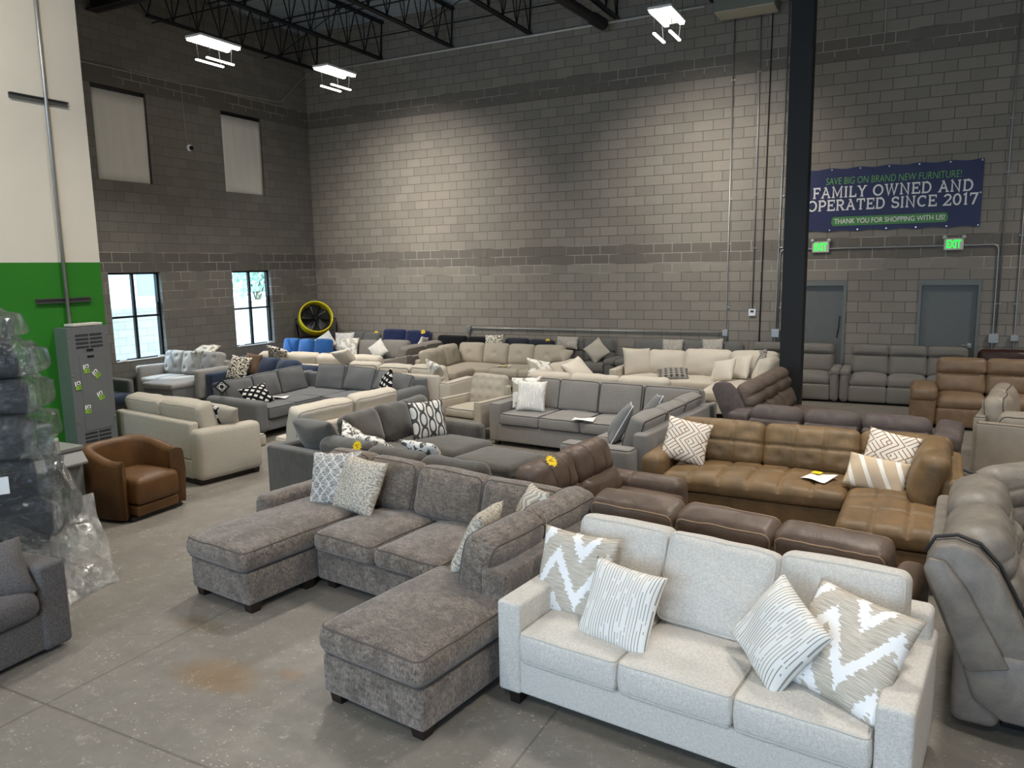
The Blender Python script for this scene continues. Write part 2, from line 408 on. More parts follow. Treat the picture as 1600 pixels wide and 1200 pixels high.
for lowz, (z0, z1) in enumerate(WZ):
    for (y0, y1) in WY:
        k += 1; x = -.13; t = .045; b = B()
        b.box(x-.05, x+.04, y0, y0+t, z0, z1).box(x-.05, x+.04, y1-t, y1, z0, z1).box(x-.05, x+.04, y0+t, y1-t, z0, z0+t).box(x-.05, x+.04, y0+t, y1-t, z1-t, z1)
        ym = (y0+y1)/2; zm = z0+(z1-z0)*.5
        b.box(x-.03, x+.03, ym-.028, ym+.028, z0+t, z1-t).box(x-.03, x+.03, y0+t, ym-.028, zm-.022, zm+.022).box(x-.03, x+.03, ym+.028, y1-t, zm-.022, zm+.022)
        wf = struct(b.make('window_%d' % k, M_FRAME))
        B().box(x-.008, x+.002, y0+.01, y1-.01, z0+.01, z1-.01).make('window_pane', M_GLASS, wf)
        if lowz == 0:
            B().box(x+.04, .012, y0+.002, y1-.002, z0, z0+.02).make('window_sill', M_SILL, wf)
            for q in (y0+.12, y1-.2): B().box(-.05, -.02, q, q+.14, z0+.02, z0+.05).make('sash_lock', plain('white_plastic', '#e4e6e8', .4), wf)
            B().box(x+.041, x+.07, y1-.1, y1-.05, z0+.95, z0+1.2).make('sash_latch', M_FRAME, wf)
        else:
            B().box(-.085, -.065, y0, y1, z0, z1).make('blackout_board', M_FRAME, wf)  # dark sheet added to stop sky showing, keeping gaps round the shade black
            V = []; F = []; nn = 14
            for i in range(nn+1):
                for j in range(9):
                    yy = y0+.01+(y1-y0-.06)*i/nn; zz = z0-.0+(z1-z0-.09)*j/8
                    V.append((-.02+.006*math.sin(i*1.7+j*.4), yy, zz))
            F = [(i*9+j, (i+1)*9+j, (i+1)*9+j+1, i*9+j+1) for i in range(nn) for j in range(8)]
            m = B().add(V, F); o = m.make('window_shade', M_SHADE, wf, smooth=True); o.modifiers.new('s', 'SOLIDIFY').thickness = .012
# doors
M_DOOR = plain('grey_painted_door', '#5f615d', .45); M_DFR = plain('grey_painted_door_frame', '#696b67', .45); M_CHR = plain('brushed_metal', '#b9b9b4', .3, .9)
for k, (a, b_) in enumerate((D1, D2)):
    b = B().box(a, a+.055, -.02, .16, 0, 2.235).box(b_-.055, b_, -.02, .16, 0, 2.235).box(a+.055, b_-.055, -.02, .16, 2.135, 2.235)
    d = struct(b.make('door_%d' % (k+1), M_DFR))
    B().box(a+.058, b_-.058, .07, .115, .01, 2.13).make('door_leaf', M_DOOR, d)
    B().box(a+.058, b_-.058, .10, .2, .0, 2.13).make('door_stop', M_DOOR, d)
    if k == 0: B().tube([(b_-.10, -.03, 1.55), (b_-.11, -.04, 1.35), (b_-.14, -.035, 1.12)], .012, 6).make('door_strap', M_BLK, d); continue
    hx = b_-.13
    h = B().tube([(hx, .07, 1.03), (hx, .02, 1.03), (hx-.13, .015, 1.03)], .012, 8).box(hx-.03, hx+.03, .06, .072, .99, 1.07).make('door_handle', M_CHR, d)
struct(B().box(11.9, 16, .26, .3, 0, 2.4).make('wall_corridor', plain('dark_void', '#101010', .9)))
# ------------------------------------------------------------------ outdoors seen through the low windows
M_OUTB = block_wall('pale_yard_block', 1, 0, '#d6d2c8', '#e2ded4', '#d6d2c8', '#aaa598')
struct(B().box(-14, -.3, -16, 8, -.25, -.05).make('ground', plain('yard_paving', '#c9c5bb', .9)))
tag(B().box(-3.6, -3.3, -14, 9, -.05, 1.75).make('yard_wall', M_OUTB), 'pale block wall in the sunny yard outside the windows', 'wall')
bd = B().box(-11, -8, -15, 2.6, -.05, 6).make('neighbour_building', plain('white_siding', '#cfd6d8', .7))
tag(bd, 'pale neighbouring building seen through the window nearer the green wall', 'building')
for y0 in (-3.6, .55): B().box(-7.99, -7.96, y0, y0+1.1, 1.9, 2.7).make('building_window', plain('blue_shutter', '#8fb4c4', .4), bd)
for z in (1.3, 2.9): B().box(-7.99, -7.95, -15, 2.6, z, z+.12).make('siding_band', plain('grey_siding', '#a9b4b8', .7), bd)
rs = random.Random(3)
def tree(x, y, h, label):
    r = empty('garden_tree', (x, y, -.05)); tag(r, label, 'tree')
    b = B().tube([(0, 0, 0), (.05, .05, h*.4), (-.05, .1, h*.7)], .09, 8)
    for i in range(7): b.tube([(0, .05, h*.35+i*.15), (rs.uniform(-1, 1), rs.uniform(-1.2, 1.2), h*.6+rs.random()*h*.35)], .03, 6)
    b.make('trunk', plain('bark', '#6b5a48', .9), r)
    b = B()
    for i in range(1500):
        c = Vector((rs.gauss(0, .65), rs.gauss(0, .8), h*.72+rs.gauss(0, .5))); a = Vector((rs.gauss(0, 1), rs.gauss(0, 1), rs.gauss(0, 1))).normalized(); t = a.orthogonal()  .normalized()*.07; q = a.cross(t)
        b.add([c-t-q*.6, c+t-q*.6, c+t+q*.6, c-t+q*.6], [(0, 1, 2, 3)])
    b.make('foliage', plain('leaves', '#9dbaa6', .7, var=.3), r)
tree(-6.4, 4.1, 3.9, 'leafy green tree outside the window nearer the corner, taller of the two')
tree(-9.8, 8.2, 3.8, 'leafy green tree outside the window nearer the corner, shorter one')

# ------------------------------------------------------------------ fittings on the walls and roof
def conduit(label, pts, r=.013, straps=(), boxes=(), mat=None, name='conduit', vertical=True):
    o = empty(name, pts[0]); tag(o, label, 'conduit'); Mx = Vector(pts[0])
    P = [Vector(p)-Mx for p in pts]; Q = [P[0]]
    for i in range(1, len(P)-1):      # rounded bends
        a, b, c = P[i-1], P[i], P[i+1]; d1 = (a-b).normalized(); d2 = (c-b).normalized(); rr = min(.1, (a-b).length/2, (c-b).length/2)
        s, e = b+d1*rr, b+d2*rr
        for k in range(7):
            t = k/6; Q.append(s*(1-t)**2+b*2*t*(1-t)+e*t*t)
    Q.append(P[-1]); B().tube(Q, r, 8).make('pipe', mat or M_STEEL, o, smooth=True)
    for p in straps:
        q = Vector(p)-Mx; B().box(q.x-.035, q.x+.035, q.y-.0, q.y+.025, q.z-.012, q.z+.012).make('strap', M_STEEL, o)
    for p, (w, h) in boxes:
        q = Vector(p)-Mx; B().box(q.x-w/2, q.x+w/2, q.y-.035, q.y+.035, q.z-h/2, q.z+h/2).make('junction_box', M_STEEL, o, bevel=.006)
    return o
conduit('thin metal conduit down the long wall to the box joining the low horizontal pipe', [(11.0, -.03, 8.4), (10.96, -.03, 1.2), (10.95, -.03, .05)], straps=[(10.99, -.03, z) for z in (6.2, 3.9, 3.0, 1.7)], boxes=[((10.95, -.04, 1.17), (.11, .13))])
conduit('low horizontal metal conduit along the foot of the long block wall above the sofas', [(10.88, -.04, 1.17), (4.78, -.04, 1.16), (4.75, -.04, .6)], r=.016, boxes=[((4.77, -.04, 1.15), (.11, .12))])
conduit('thin metal conduit running down the long wall to the white thermostat', [(11.50, -.03, 8.3), (11.48, -.03, 1.68)], straps=[(11.49, -.03, z) for z in (6.3, 3.95, 2.9)])
conduit('dark rod straight down the long wall right of the thermostat', [(11.72, -.03, 8.4), (11.62, -.03, .05)], r=.011, mat=plain('dark_rod', '#3a3532', .5, .4))
conduit('thin metal conduit just left of the black column, ending at a grey box', [(12.02, -.03, 8.0), (11.94, -.03, 1.2), (11.94, -.03, .05)], straps=[(12.0, -.03, z) for z in (3.9, 2.9, 1.7)], boxes=[((11.95, -.045, 1.19), (.15, .17))])
conduit('metal conduit bent up behind the column and across between the two exit signs', [(11.985, -.03, 1.28), (11.99, -.03, 2.85), (15.69, -.03, 2.85), (15.70, -.03, 1.2), (15.70, -.03, .05)], r=.015, straps=[(13.2, -.03, 2.85), (14.6, -.03, 2.85), (15.3, -.03, 2.85)], boxes=[((15.71, -.045, 1.18), (.16, .17))])
conduit('thin metal conduit dropping from the roof beside the right end of the blue banner', [(15.76, -.03, 8.4), (15.745, -.03, 1.28)], straps=[(15.75, -.03, z) for z in (5.0, 4.1, 1.8)])
conduit('rightmost metal conduit on the long wall, with a small box low down', [(16.0, -.03, 8.4), (16.03, -.03, 1.2), (16.03, -.03, .05)], straps=[(16.02, -.03, z) for z in (3., 1.8)], boxes=[((16.03, -.04, 1.19), (.13, .11))])
conduit('short dark conduit hanging down the upper wall above the blue banner', [(13.66, -.03, 8.5), (13.68, -.03, 6.5)], r=.009)
conduit('pale conduit running level along the top of the long wall under the roof joists', [(.55, -.06, 7.66), (10.4, -.06, 7.66)], r=.02, mat=plain('white_conduit', '#cfcdc8', .5), straps=[(.5+2.02*i, -.06, 7.69) for i in range(5)])
conduit('metal conduit running up the green and cream wall from the electrical panel', [(4.79, -10.13, 1.95), (4.79, -10.14, 8.3)], r=.022)
for z, yy, lab in ((2.29, -10.15, 'slotted metal strut on the green part of the wall, crossing the conduit'), (4.72, -10.2, 'slotted metal strut on the cream part of the wall, crossing the conduit')):
    b = B().box(PX, PX+.01, yy-.36, yy+.36, z-.03, z+.03).box(PX+.01, PX+.045, yy-.36, yy+.36, z-.03, z-.022).box(PX+.01, PX+.045, yy-.36, yy+.36, z+.022, z+.03)
    for i in range(9): b.box(PX+.01, PX+.013, yy-.32+i*.08, yy-.28+i*.08, z-.008, z+.008)
    tag(b.make('strut_channel', plain('dark_galvanised', '#6b6b69', .45, .7)), lab, 'bracket')
M_CABLE = plain('pale_cable', '#9d9a94', .6)
o = B().tube([(.02, -6.3-3, 6.62), (.02, -6.26, 6.64), (.02, -3.92, 6.67), (.02, -1.1, 6.80), (.03, -.95, 6.84), (.05, -.2, 7.5), (.3, -.1, 7.62)], .011, 6).make('cable', M_CABLE, smooth=True)
tag(o, 'pale cable strung level along the window wall then kinked up at the corner', 'cable')
cam_ = empty('security_camera', (0, -3.9, 5.34)); tag(cam_, 'white dome security camera between the two covered upper windows', 'camera')
b = B().lathe([(0, 0), (.075, 0), (.075, .03), (.065, .06), (0, .06)], 20); b.make('housing', plain('white_plastic', '#e4e6e8', .4), cam_, rot=(0, R(90), 0), smooth=True)
B().lathe([(.05, 0), (.048, .02), (.03, .045), (0, .055)], 16).make('lens_dome', plain('black_lens', '#0c0c0e', .15), cam_, loc=(.06, .015, -.01), rot=(0, R(90), R(-25)), smooth=True)
B().tube([(.012, -.04, .05), (.012, -.075, .3), (.012, -.085, 1.33)], .007, 6).make('cord', M_CABLE, cam_)
# thermostat
t = empty('thermostat', (11.48, -.02, 1.6)); tag(t, 'small white wall thermostat with a dark screen at the end of a conduit', 'thermostat')
B().box(-.07, .07, -.02, .02, -.07, .07).make('housing', plain('white_plastic', '#e4e6e8', .4), t, bevel=.006); B().box(-.035, .035, -.026, -.02, 0, .045).make('screen', plain('dark_screen', '#2b2f2c', .3), t)
# black column
c = empty('steel_column', (12.70, -3.42, 0)); tag(c, 'tall square black steel column standing among the sofas', 'column')
B().box(-.165, .165, -.15, .15, .02, ZT).make('shaft', plain('black_column_paint', '#0b0b0b', .62), c, bevel=.012)
B().box(-.24, .24, -.22, .22, 0, .025).make('base_plate', M_BLK, c)
# pipe, unit heater
o = B().tube([(8.0, -7, 7.5), (8.42, -.75, 7.5)], .10, 14).tube([(8.40, -1.0, 7.5), (8.44, -.55, 7.5)], .125, 14).make('drain_pipe', plain('black_pipe', '#1c1b1e', .5), smooth=False)
tag(o, 'fat black drain pipe hung under the roof, ending short of the long wall', 'pipe')
h = empty('unit_heater', (11.3, -.5, 7.3)); tag(h, 'grey-green box heater hung from the roof near the long wall', 'heater')
M_HEAT = plain('heater_enamel', '#6f7166', .5)
B().box(-.56, .56, -.3, .3, 0, .75).make('cabinet', M_HEAT, h, bevel=.01); B().box(-.3, .1, -.31, -.3, .2, .5).make('grille', plain('dark_grille', '#202022', .6), h); B().box(-.54, .54, -.28, .28, -.012, 0).make('pan', plain('cream_enamel', '#b9b5a4', .5), h)
for x in (-.45, .45): B().tube([(x, 0, .75), (x, 0, 1.3)], .012, 6).make('hanger_rod', M_STEEL, h)
# lamps: long LED tubes on wires
M_TUBE = emit('led_tube_light', '#fff6e8', 26); M_TUBE2 = emit('led_low_tube_light', '#fff6e8', 7); M_LBODY = plain('lamp_white_enamel', '#d5d5d2', .4)
LPOS = [(3.76, -3.38, 'bright hanging LED light nearest the corner of the two block walls'), (3.24, -5.99, 'bright hanging LED light in front of the covered upper windows'), (10.59, -3.36, 'bright hanging LED light beside the grey-green heater'),
        (8.4, -8.6, None), (13.9, -8.6, None), (18.5, -3.2, None), (7.7, -12.8, None), (15.5, -13.5, None), (20., -9., None), (8.5, -18.5, None), (14, -18.5, None)]
for x, y, lab in LPOS:
    zl = 6.55 if lab else 6.8
    l = empty('hanging_light', (x, y, zl)); tag(l, lab or 'hanging LED light under the roof beyond the picture', 'light', None if lab else 'lights out of view')
    B().box(-.19, .19, -.45, .45, .03, .07).make('housing', M_LBODY, l)
    for s in (-.13, .13):
        B().box(s-.035, s+.035, -.44, .44, -.005, .03).make('upper_tube', M_TUBE, l)
        B().box(s-.02, s+.02, -.3, .3, -.30, -.275).make('lower_tube', M_TUBE2, l)
    for s in (-.16, .16):
        for t in (-.35, .35):
            B().tube([(s, t, .07), (s*.8, t, ZT-.05-zl)], .004, 5).make('hanging_wire', M_BLK, l)
            B().tube([(s*.8, t*.7, -.28), (s, t*.7, .03)], .004, 5).make('hanging_wire', M_BLK, l)
    if lab:     # these fixtures throw their light along their length, towards the long wall and back into the room
        for a, k, sp in ((50, .34, 90), (-12, .56, 120)): lamp('led_light', 'AREA', (x, y, zl-.32), (R(a), 0, 0), LAMP_E*k, (1, .94, .86), shape='RECTANGLE', size=.4, size_y=.9, spread=R(sp))
    else: lamp('led_light', 'AREA', (x, y, zl-.32), (0, R(48) if x < 8 and y > -15 else 0, 0), LAMP_E*.80, (1, .95, .88), shape='RECTANGLE', size=.4, size_y=.9, spread=R(126 if y > -10 else 168))  # the unseen lamp near the partition is placed and tilted to brighten it
# ------------------------------------------------------------------ banner, exit signs, electrical panel
def arc(cx, cz, rx, rz, a0, a1, n=12): return [(cx+rx*math.cos(R(a0+(a1-a0)*i/n)), cz+rz*math.sin(R(a0+(a1-a0)*i/n))) for i in range(n+1)]
T_, B_ = .94, .06
def sf(*xs): return [[(x-.13, z), (x+.13, z)] for x, z in xs]
def glyph(ch):      # (width, thick strokes, slab serifs)
    st = .18
    g = {
     'A': (.86, [[(.14, B_), (.43, T_), (.72, B_)], [(.24, .36), (.62, .36)]], sf((.14, .04), (.72, .04))+[[(.26, .96), (.45, .96)]]),
     'C': (.84, [arc(.46, .5, .34, .43, 48, 312)], [[(.70, .70), (.70, .96)]]),
     'D': (.86, [[(st, 0), (st, 1)], [(st, T_), (.42, T_)]+arc(.42, .5, .32, .44, 90, -90)+[(st, B_)]], sf((st, .04), (st, .96))),
     'E': (.74, [[(st, 0), (st, 1)], [(.06, T_), (.68, T_)], [(st, .51), (.52, .51)], [(.06, B_), (.70, B_)]], [[(.66, .72), (.66, 1)], [(.69, 0), (.69, .28)], [(.50, .38), (.50, .64)]]),
     'F': (.70, [[(st, 0), (st, 1)], [(.06, T_), (.66, T_)], [(st, .50), (.52, .50)]], sf((st, .04))+[[(.64, .72), (.64, 1)], [(.50, .38), (.50, .63)]]),
     'I': (.36, [[(st, 0), (st, 1)]], sf((st, .04), (st, .96))),
     'L': (.68, [[(st, 0), (st, 1)], [(.06, B_), (.64, B_)]], sf((st, .96))+[[(.62, 0), (.62, .3)]]),
     'M': (1.02, [[(st, 0), (st, 1), (.51, .2), (.84, 1), (.84, 0)]], sf((st, .04), (.84, .04))+[[(.05, .96), (.22, .96)], [(.80, .96), (.97, .96)]]),
     'N': (.90, [[(st, 0), (st, .98), (.72, .03), (.72, 1)]], sf((st, .04), (.72, .96))+[[(.05, .96), (.2, .96)]]),
     'O': (.92, [arc(.46, .5, .36, .44, 0, 360, 24)], []),
     'P': (.74, [[(st, 0), (st, 1)], [(.06, T_), (.42, T_)]+arc(.42, .69, .24, .25, 90, -90)+[(st, .44)]], sf((st, .04))),
     'R': (.84, [[(st, 0), (st, 1)], [(.06, T_), (.42, T_)]+arc(.42, .71, .24, .23, 90, -90)+[(st, .48)], [(.42, .48), (.68, .05)]], sf((st, .04), (.70, .04))),
     'S': (.70, [arc(.36, .72, .24, .22, 40, 260, 12)+arc(.36, .28, .26, .22, 80, -150, 12)], [[(.58, .72), (.58, .96)], [(.11, .06), (.11, .3)]]),
     'T': (.78, [[(.39, 0), (.39, 1)], [(.06, T_), (.72, T_)]], sf((.39, .04))+[[(.08, .70), (.08, 1)], [(.70, .70), (.70, 1)]]),
     'W': (1.16, [[(.14, 1), (.36, .04), (.58, .9), (.80, .04), (1.02, 1)]], sf((.14, .96), (1.02, .96), (.58, .96))),
     'Y': (.82, [[(.13, 1), (.41, .48), (.69, 1)], [(.41, .5), (.41, 0)]], sf((.41, .04), (.13, .96), (.69, .96))),
     '2': (.70, [arc(.35, .70, .24, .24, 165, -25)+[(.10, B_), (.64, B_)]], [[(.62, 0), (.62, .24)]]),
     '0': (.72, [arc(.36, .5, .26, .44, 0, 360, 22)], []), '1': (.48, [[(.26, 0), (.26, .97), (.08, .84)]], sf((.26, .04))),
     '7': (.68, [[(.08, T_), (.60, T_), (.28, 0)]], [[(.09, .74), (.09, 1)]])}
    return g[ch]
def ribbon(b, P, w, y, sx, sz, x0, z0):
    P = [(x0+p[0]*sx, z0+p[1]*sz) for p in P]; V = []
    for i, p in enumerate(P):
        a = P[max(i-1, 0)]; c = P[min(i+1, len(P)-1)]
        if 0 < i < len(P)-1:
            d1 = Vector((p[0]-a[0], p[1]-a[1])).normalized(); d2 = Vector((c[0]-p[0], c[1]-p[1])).normalized(); t = (d1+d2)
            t = d1 if t.length < .1 else t.normalized(); k = 1/max(.5, t.dot(d1))
        else: t = Vector((c[0]-a[0], c[1]-a[1])).normalized(); k = 1
        nx, nz = -t[1]*w/2*k, t[0]*w/2*k
        V += [(p[0]+nx, y, p[1]+nz), (p[0]-nx, y, p[1]-nz)]
    b.add(V, [(2*i, 2*i+1, 2*i+3, 2*i+2) for i in range(len(P)-1)])
def slab_text(s, x0, x1, z0, h, mat, parent):
    adv = [.42 if c == ' ' else glyph(c)[0]+.04 for c in s]; sx = (x1-x0)/sum(adv); b = B(); x = x0
    for c, a in zip(s, adv):
        if c != ' ':
            _, S, F = glyph(c)
            for i, p in enumerate(S): ribbon(b, p, .145*h, -.008-.0004*i, sx, h, x, z0)
            for p in F: ribbon(b, p, .085*h, -.0094, sx, h, x, z0)
        x += a*sx
    m = b.make('lettering', mat, parent); return m
def font_text(s, x0, x1, z0, h, mat, parent, y=-.008, bold=0, shear=0, name='lettering', rotx=90):
    c = bpy.data.curves.new('t', 'FONT'); c.body = s; c.size = 1; c.offset = bold; c.shear = shear; c.resolution_u = 4
    o = bpy.data.objects.new('t', c); COL.objects.link(o); bpy.context.view_layer.update()
    m = bpy.data.meshes.new_from_object(o.evaluated_get(bpy.context.evaluated_depsgraph_get())); bpy.data.objects.remove(o)
    P = np.empty(len(m.vertices)*3, dtype=np.float32); m.vertices.foreach_get('co', P); P = P.reshape(-1, 3)
    lo, hi = P.min(0), P.max(0); Q = np.zeros_like(P)
    Q[:, 0] = x0+(P[:, 0]-lo[0])/(hi[0]-lo[0])*(x1-x0); Q[:, 2] = z0+(P[:, 1]-lo[1])/(hi[1]-lo[1])*h; Q[:, 1] = y
    m.vertices.foreach_set('co', Q.ravel()); m.update(); m.materials.clear()
    return ob(name, m, mat, parent)
M_NAVYB = plain('navy_vinyl', '#1b2050', .5); M_WHT = plain('white_print', '#e9e7e4', .6); M_GRN = plain('green_print', '#74bd58', .6); M_PILL = plain('green_panel_print', '#4e8a4a', .6)
bn = empty('wall_banner', (12.36, -.02, 3.17)); tag(bn, 'navy blue banner with white and green lettering hung high on the long block wall', 'banner')
V = []; F = []; nx, nz = 40, 14
for i in range(nx+1):
    for j in range(nz+1):
        u, v = i/nx, j/nz
        V.append((u*3.02, .004*math.sin(u*22)*math.sin(v*5)-.002, v*1.19+.012*(math.cos(u*2*math.pi*6)-1)*(1 if v > .5 else -1)*abs(v*2-1)))
F = [(i*(nz+1)+j, (i+1)*(nz+1)+j, (i+1)*(nz+1)+j+1, i*(nz+1)+j+1) for i in range(nx) for j in range(nz)]
B().add(V, F).make('sheet', M_NAVYB, bn, smooth=True)
font_text('SAVE BIG ON BRAND NEW FURNITURE!', .43, 2.68, .885, .125, M_GRN, bn, -.0085, bold=-.012, shear=.06)
slab_text('FAMILY OWNED AND', .19, 2.89, .635, .205, M_WHT, bn)
slab_text('OPERATED SINCE 2017', .10, 2.97, .395, .205, M_WHT, bn)
pl = [(a, c) for a, c in arc(2.50-.03, .19, .04, .085, -90, 90, 8)]+[(a, c) for a, c in arc(.59, .19, .04, .085, 90, 270, 8)]
B().prism(pl, -.0085, -.0075).make('green_panel', M_PILL, bn)
font_text('THANK YOU FOR SHOPPING WITH US!', .60, 2.46, .145, .095, M_WHT, bn, -.0095, bold=.012)
b = B()
for i in range(7):
    for z in (.03, 1.16): b.box(.03+i*.493-.012, .03+i*.493+.012, -.012, -.004, z-.012, z+.012)
for z in (.6,): b.box(2.98, 3.004, -.012, -.004, z-.012, z+.012)
b.make('grommet', M_CHR, bn)
def exit_sign(x, z, lab):
    e = empty('exit_sign', (x, -.03, z)); tag(e, lab, 'sign')
    B().box(-.155, .155, -.03, .03, -.105, .105).make('housing', plain('exit_sign_plastic', '#c9cdbf', .5), e, bevel=.008)
    font_text('EXIT', -.115, .115, -.075, .15, emit('exit_green_light', '#2cf04c', 1.6), e, -.0325, bold=.03)
    for s in (-.15, .15):
        B().lathe([(0, 0), (.022, .004), (.036, .03), (.038, .05), (0, .052)], 16).make('lamp_head', plain('exit_lamp_head', '#b9bab4', .4), e, loc=(s, .0, .125), rot=(R(95), 0, 0), smooth=True)
        B().box(s*.9-.012, s*.9+.012, -.012, .012, .09, .12).make('lamp_arm', plain('exit_lamp_head', '#b9bab4', .4), e)
exit_sign(12.74, 2.885, 'lit green exit sign on the wall above the door next to the column')
exit_sign(14.99, 2.875, 'lit green exit sign on the wall above the door with the lever handle')
# electrical panel
M_PAN = plain('grey_panel_enamel', '#6a6c6d', .45, .1, var=.05)
p = empty('electrical_panel', (PX, -10.32, 0)); tag(p, 'tall grey electrical panel with small green stickers against the green wall', 'electrical panel')
B().box(0, .25, 0, .55, .12, 1.95).make('enclosure', plain('green_side_enamel', '#5d6a5d', .45), p, bevel=.004)
B().box(.25, .262, -.005, .555, .11, 1.955).make('trim_plate', M_PAN, p, bevel=.003)
B().box(.262, .268, .12, .475, .62, 1.61).make('panel_door', M_PAN, p, bevel=.002)
b = B()
for z0, nrow in ((1.685, 4), (.42, 4)):
    for r_ in range(nrow):
        for c in range(2):
            for q in range(2): b.box(.260, .2655, .10+c*.19, .27+c*.19, z0+r_*.05+q*.016, z0+r_*.05+q*.016+.009)
b.make('vent_slot', plain('dark_slot', '#151617', .7), p)
b = B()
for y in (.02, .53):
    for z in (.3, .75, 1.35, 1.84): b.box(.262, .27, y-.008, y+.008, z-.008, z+.008)
b.make('screw', M_CHR, p)
for z in (1.655, 1.57): B().box(.263, .272, .23, .32, z-.012, z+.014).make('name_plate', plain('black_plate', '#0d0d0d', .4), p)
M_STW = plain('sticker_white', '#e5e7e2', .5); M_STG = plain('sticker_green', '#84ac3e', .5)
for y, z, a in ((.20, 1.42, 5), (.33, 1.34, 35), (.07, 1.22, 6), (.36, 1.05, 20), (.17, .90, -4)):
    M = Matrix.Translation((.27, y, z)) @ Matrix.Rotation(R(a), 4, 'X')
    s = B().box(0, .002, -.04, .04, -.055, .0, M).make('green_sticker', M_STG, p)
    B().box(.0005, .003, -.04, -.022, .0, .055, M).box(.0005, .003, -.012, .035, .012, .055, M).make('white_half', M_STW, s)
    B().box(.0025, .004, .0, .02, .02, .042, M).box(.0025, .004, .01, .022, -.035, -.02, M).make('print', plain('black_plate', '#0d0d0d', .4), s)
tag(B().add(*rbox_pts(.2, .40, .035, .012, (4, 6, 1))[:2]).make('folded_cloth', fabric('pale_cloth', '#b7b2a6', '#c9c4b8'), loc=(PX+.12, -10.0, 1.975)), 'folded pale cloth lying on top of the electrical panel', 'cloth')
q = empty('transformer_cabinet', (6.33, -11.66, 0)); tag(q, 'low grey metal cabinet between the wrapped stack and the tan barrel chair', 'cabinet')
M_TC = plain('transformer_enamel', '#8b8c89', .45, .1, var=.05)
B().box(-.34, .34, -.3, .3, .04, .80).make('body', M_TC, q, bevel=.006); B().box(-.36, .36, -.32, .32, .80, .84).make('lid', M_TC, q, bevel=.006)
B().prism([(.34, .70), (.43, .66), (.43, .68), (.34, .80)], -.3, .3).make('hood', M_TC, q); B().box(-.3, .3, -.26, .26, 0, .04).make('plinth', M_BLK, q)

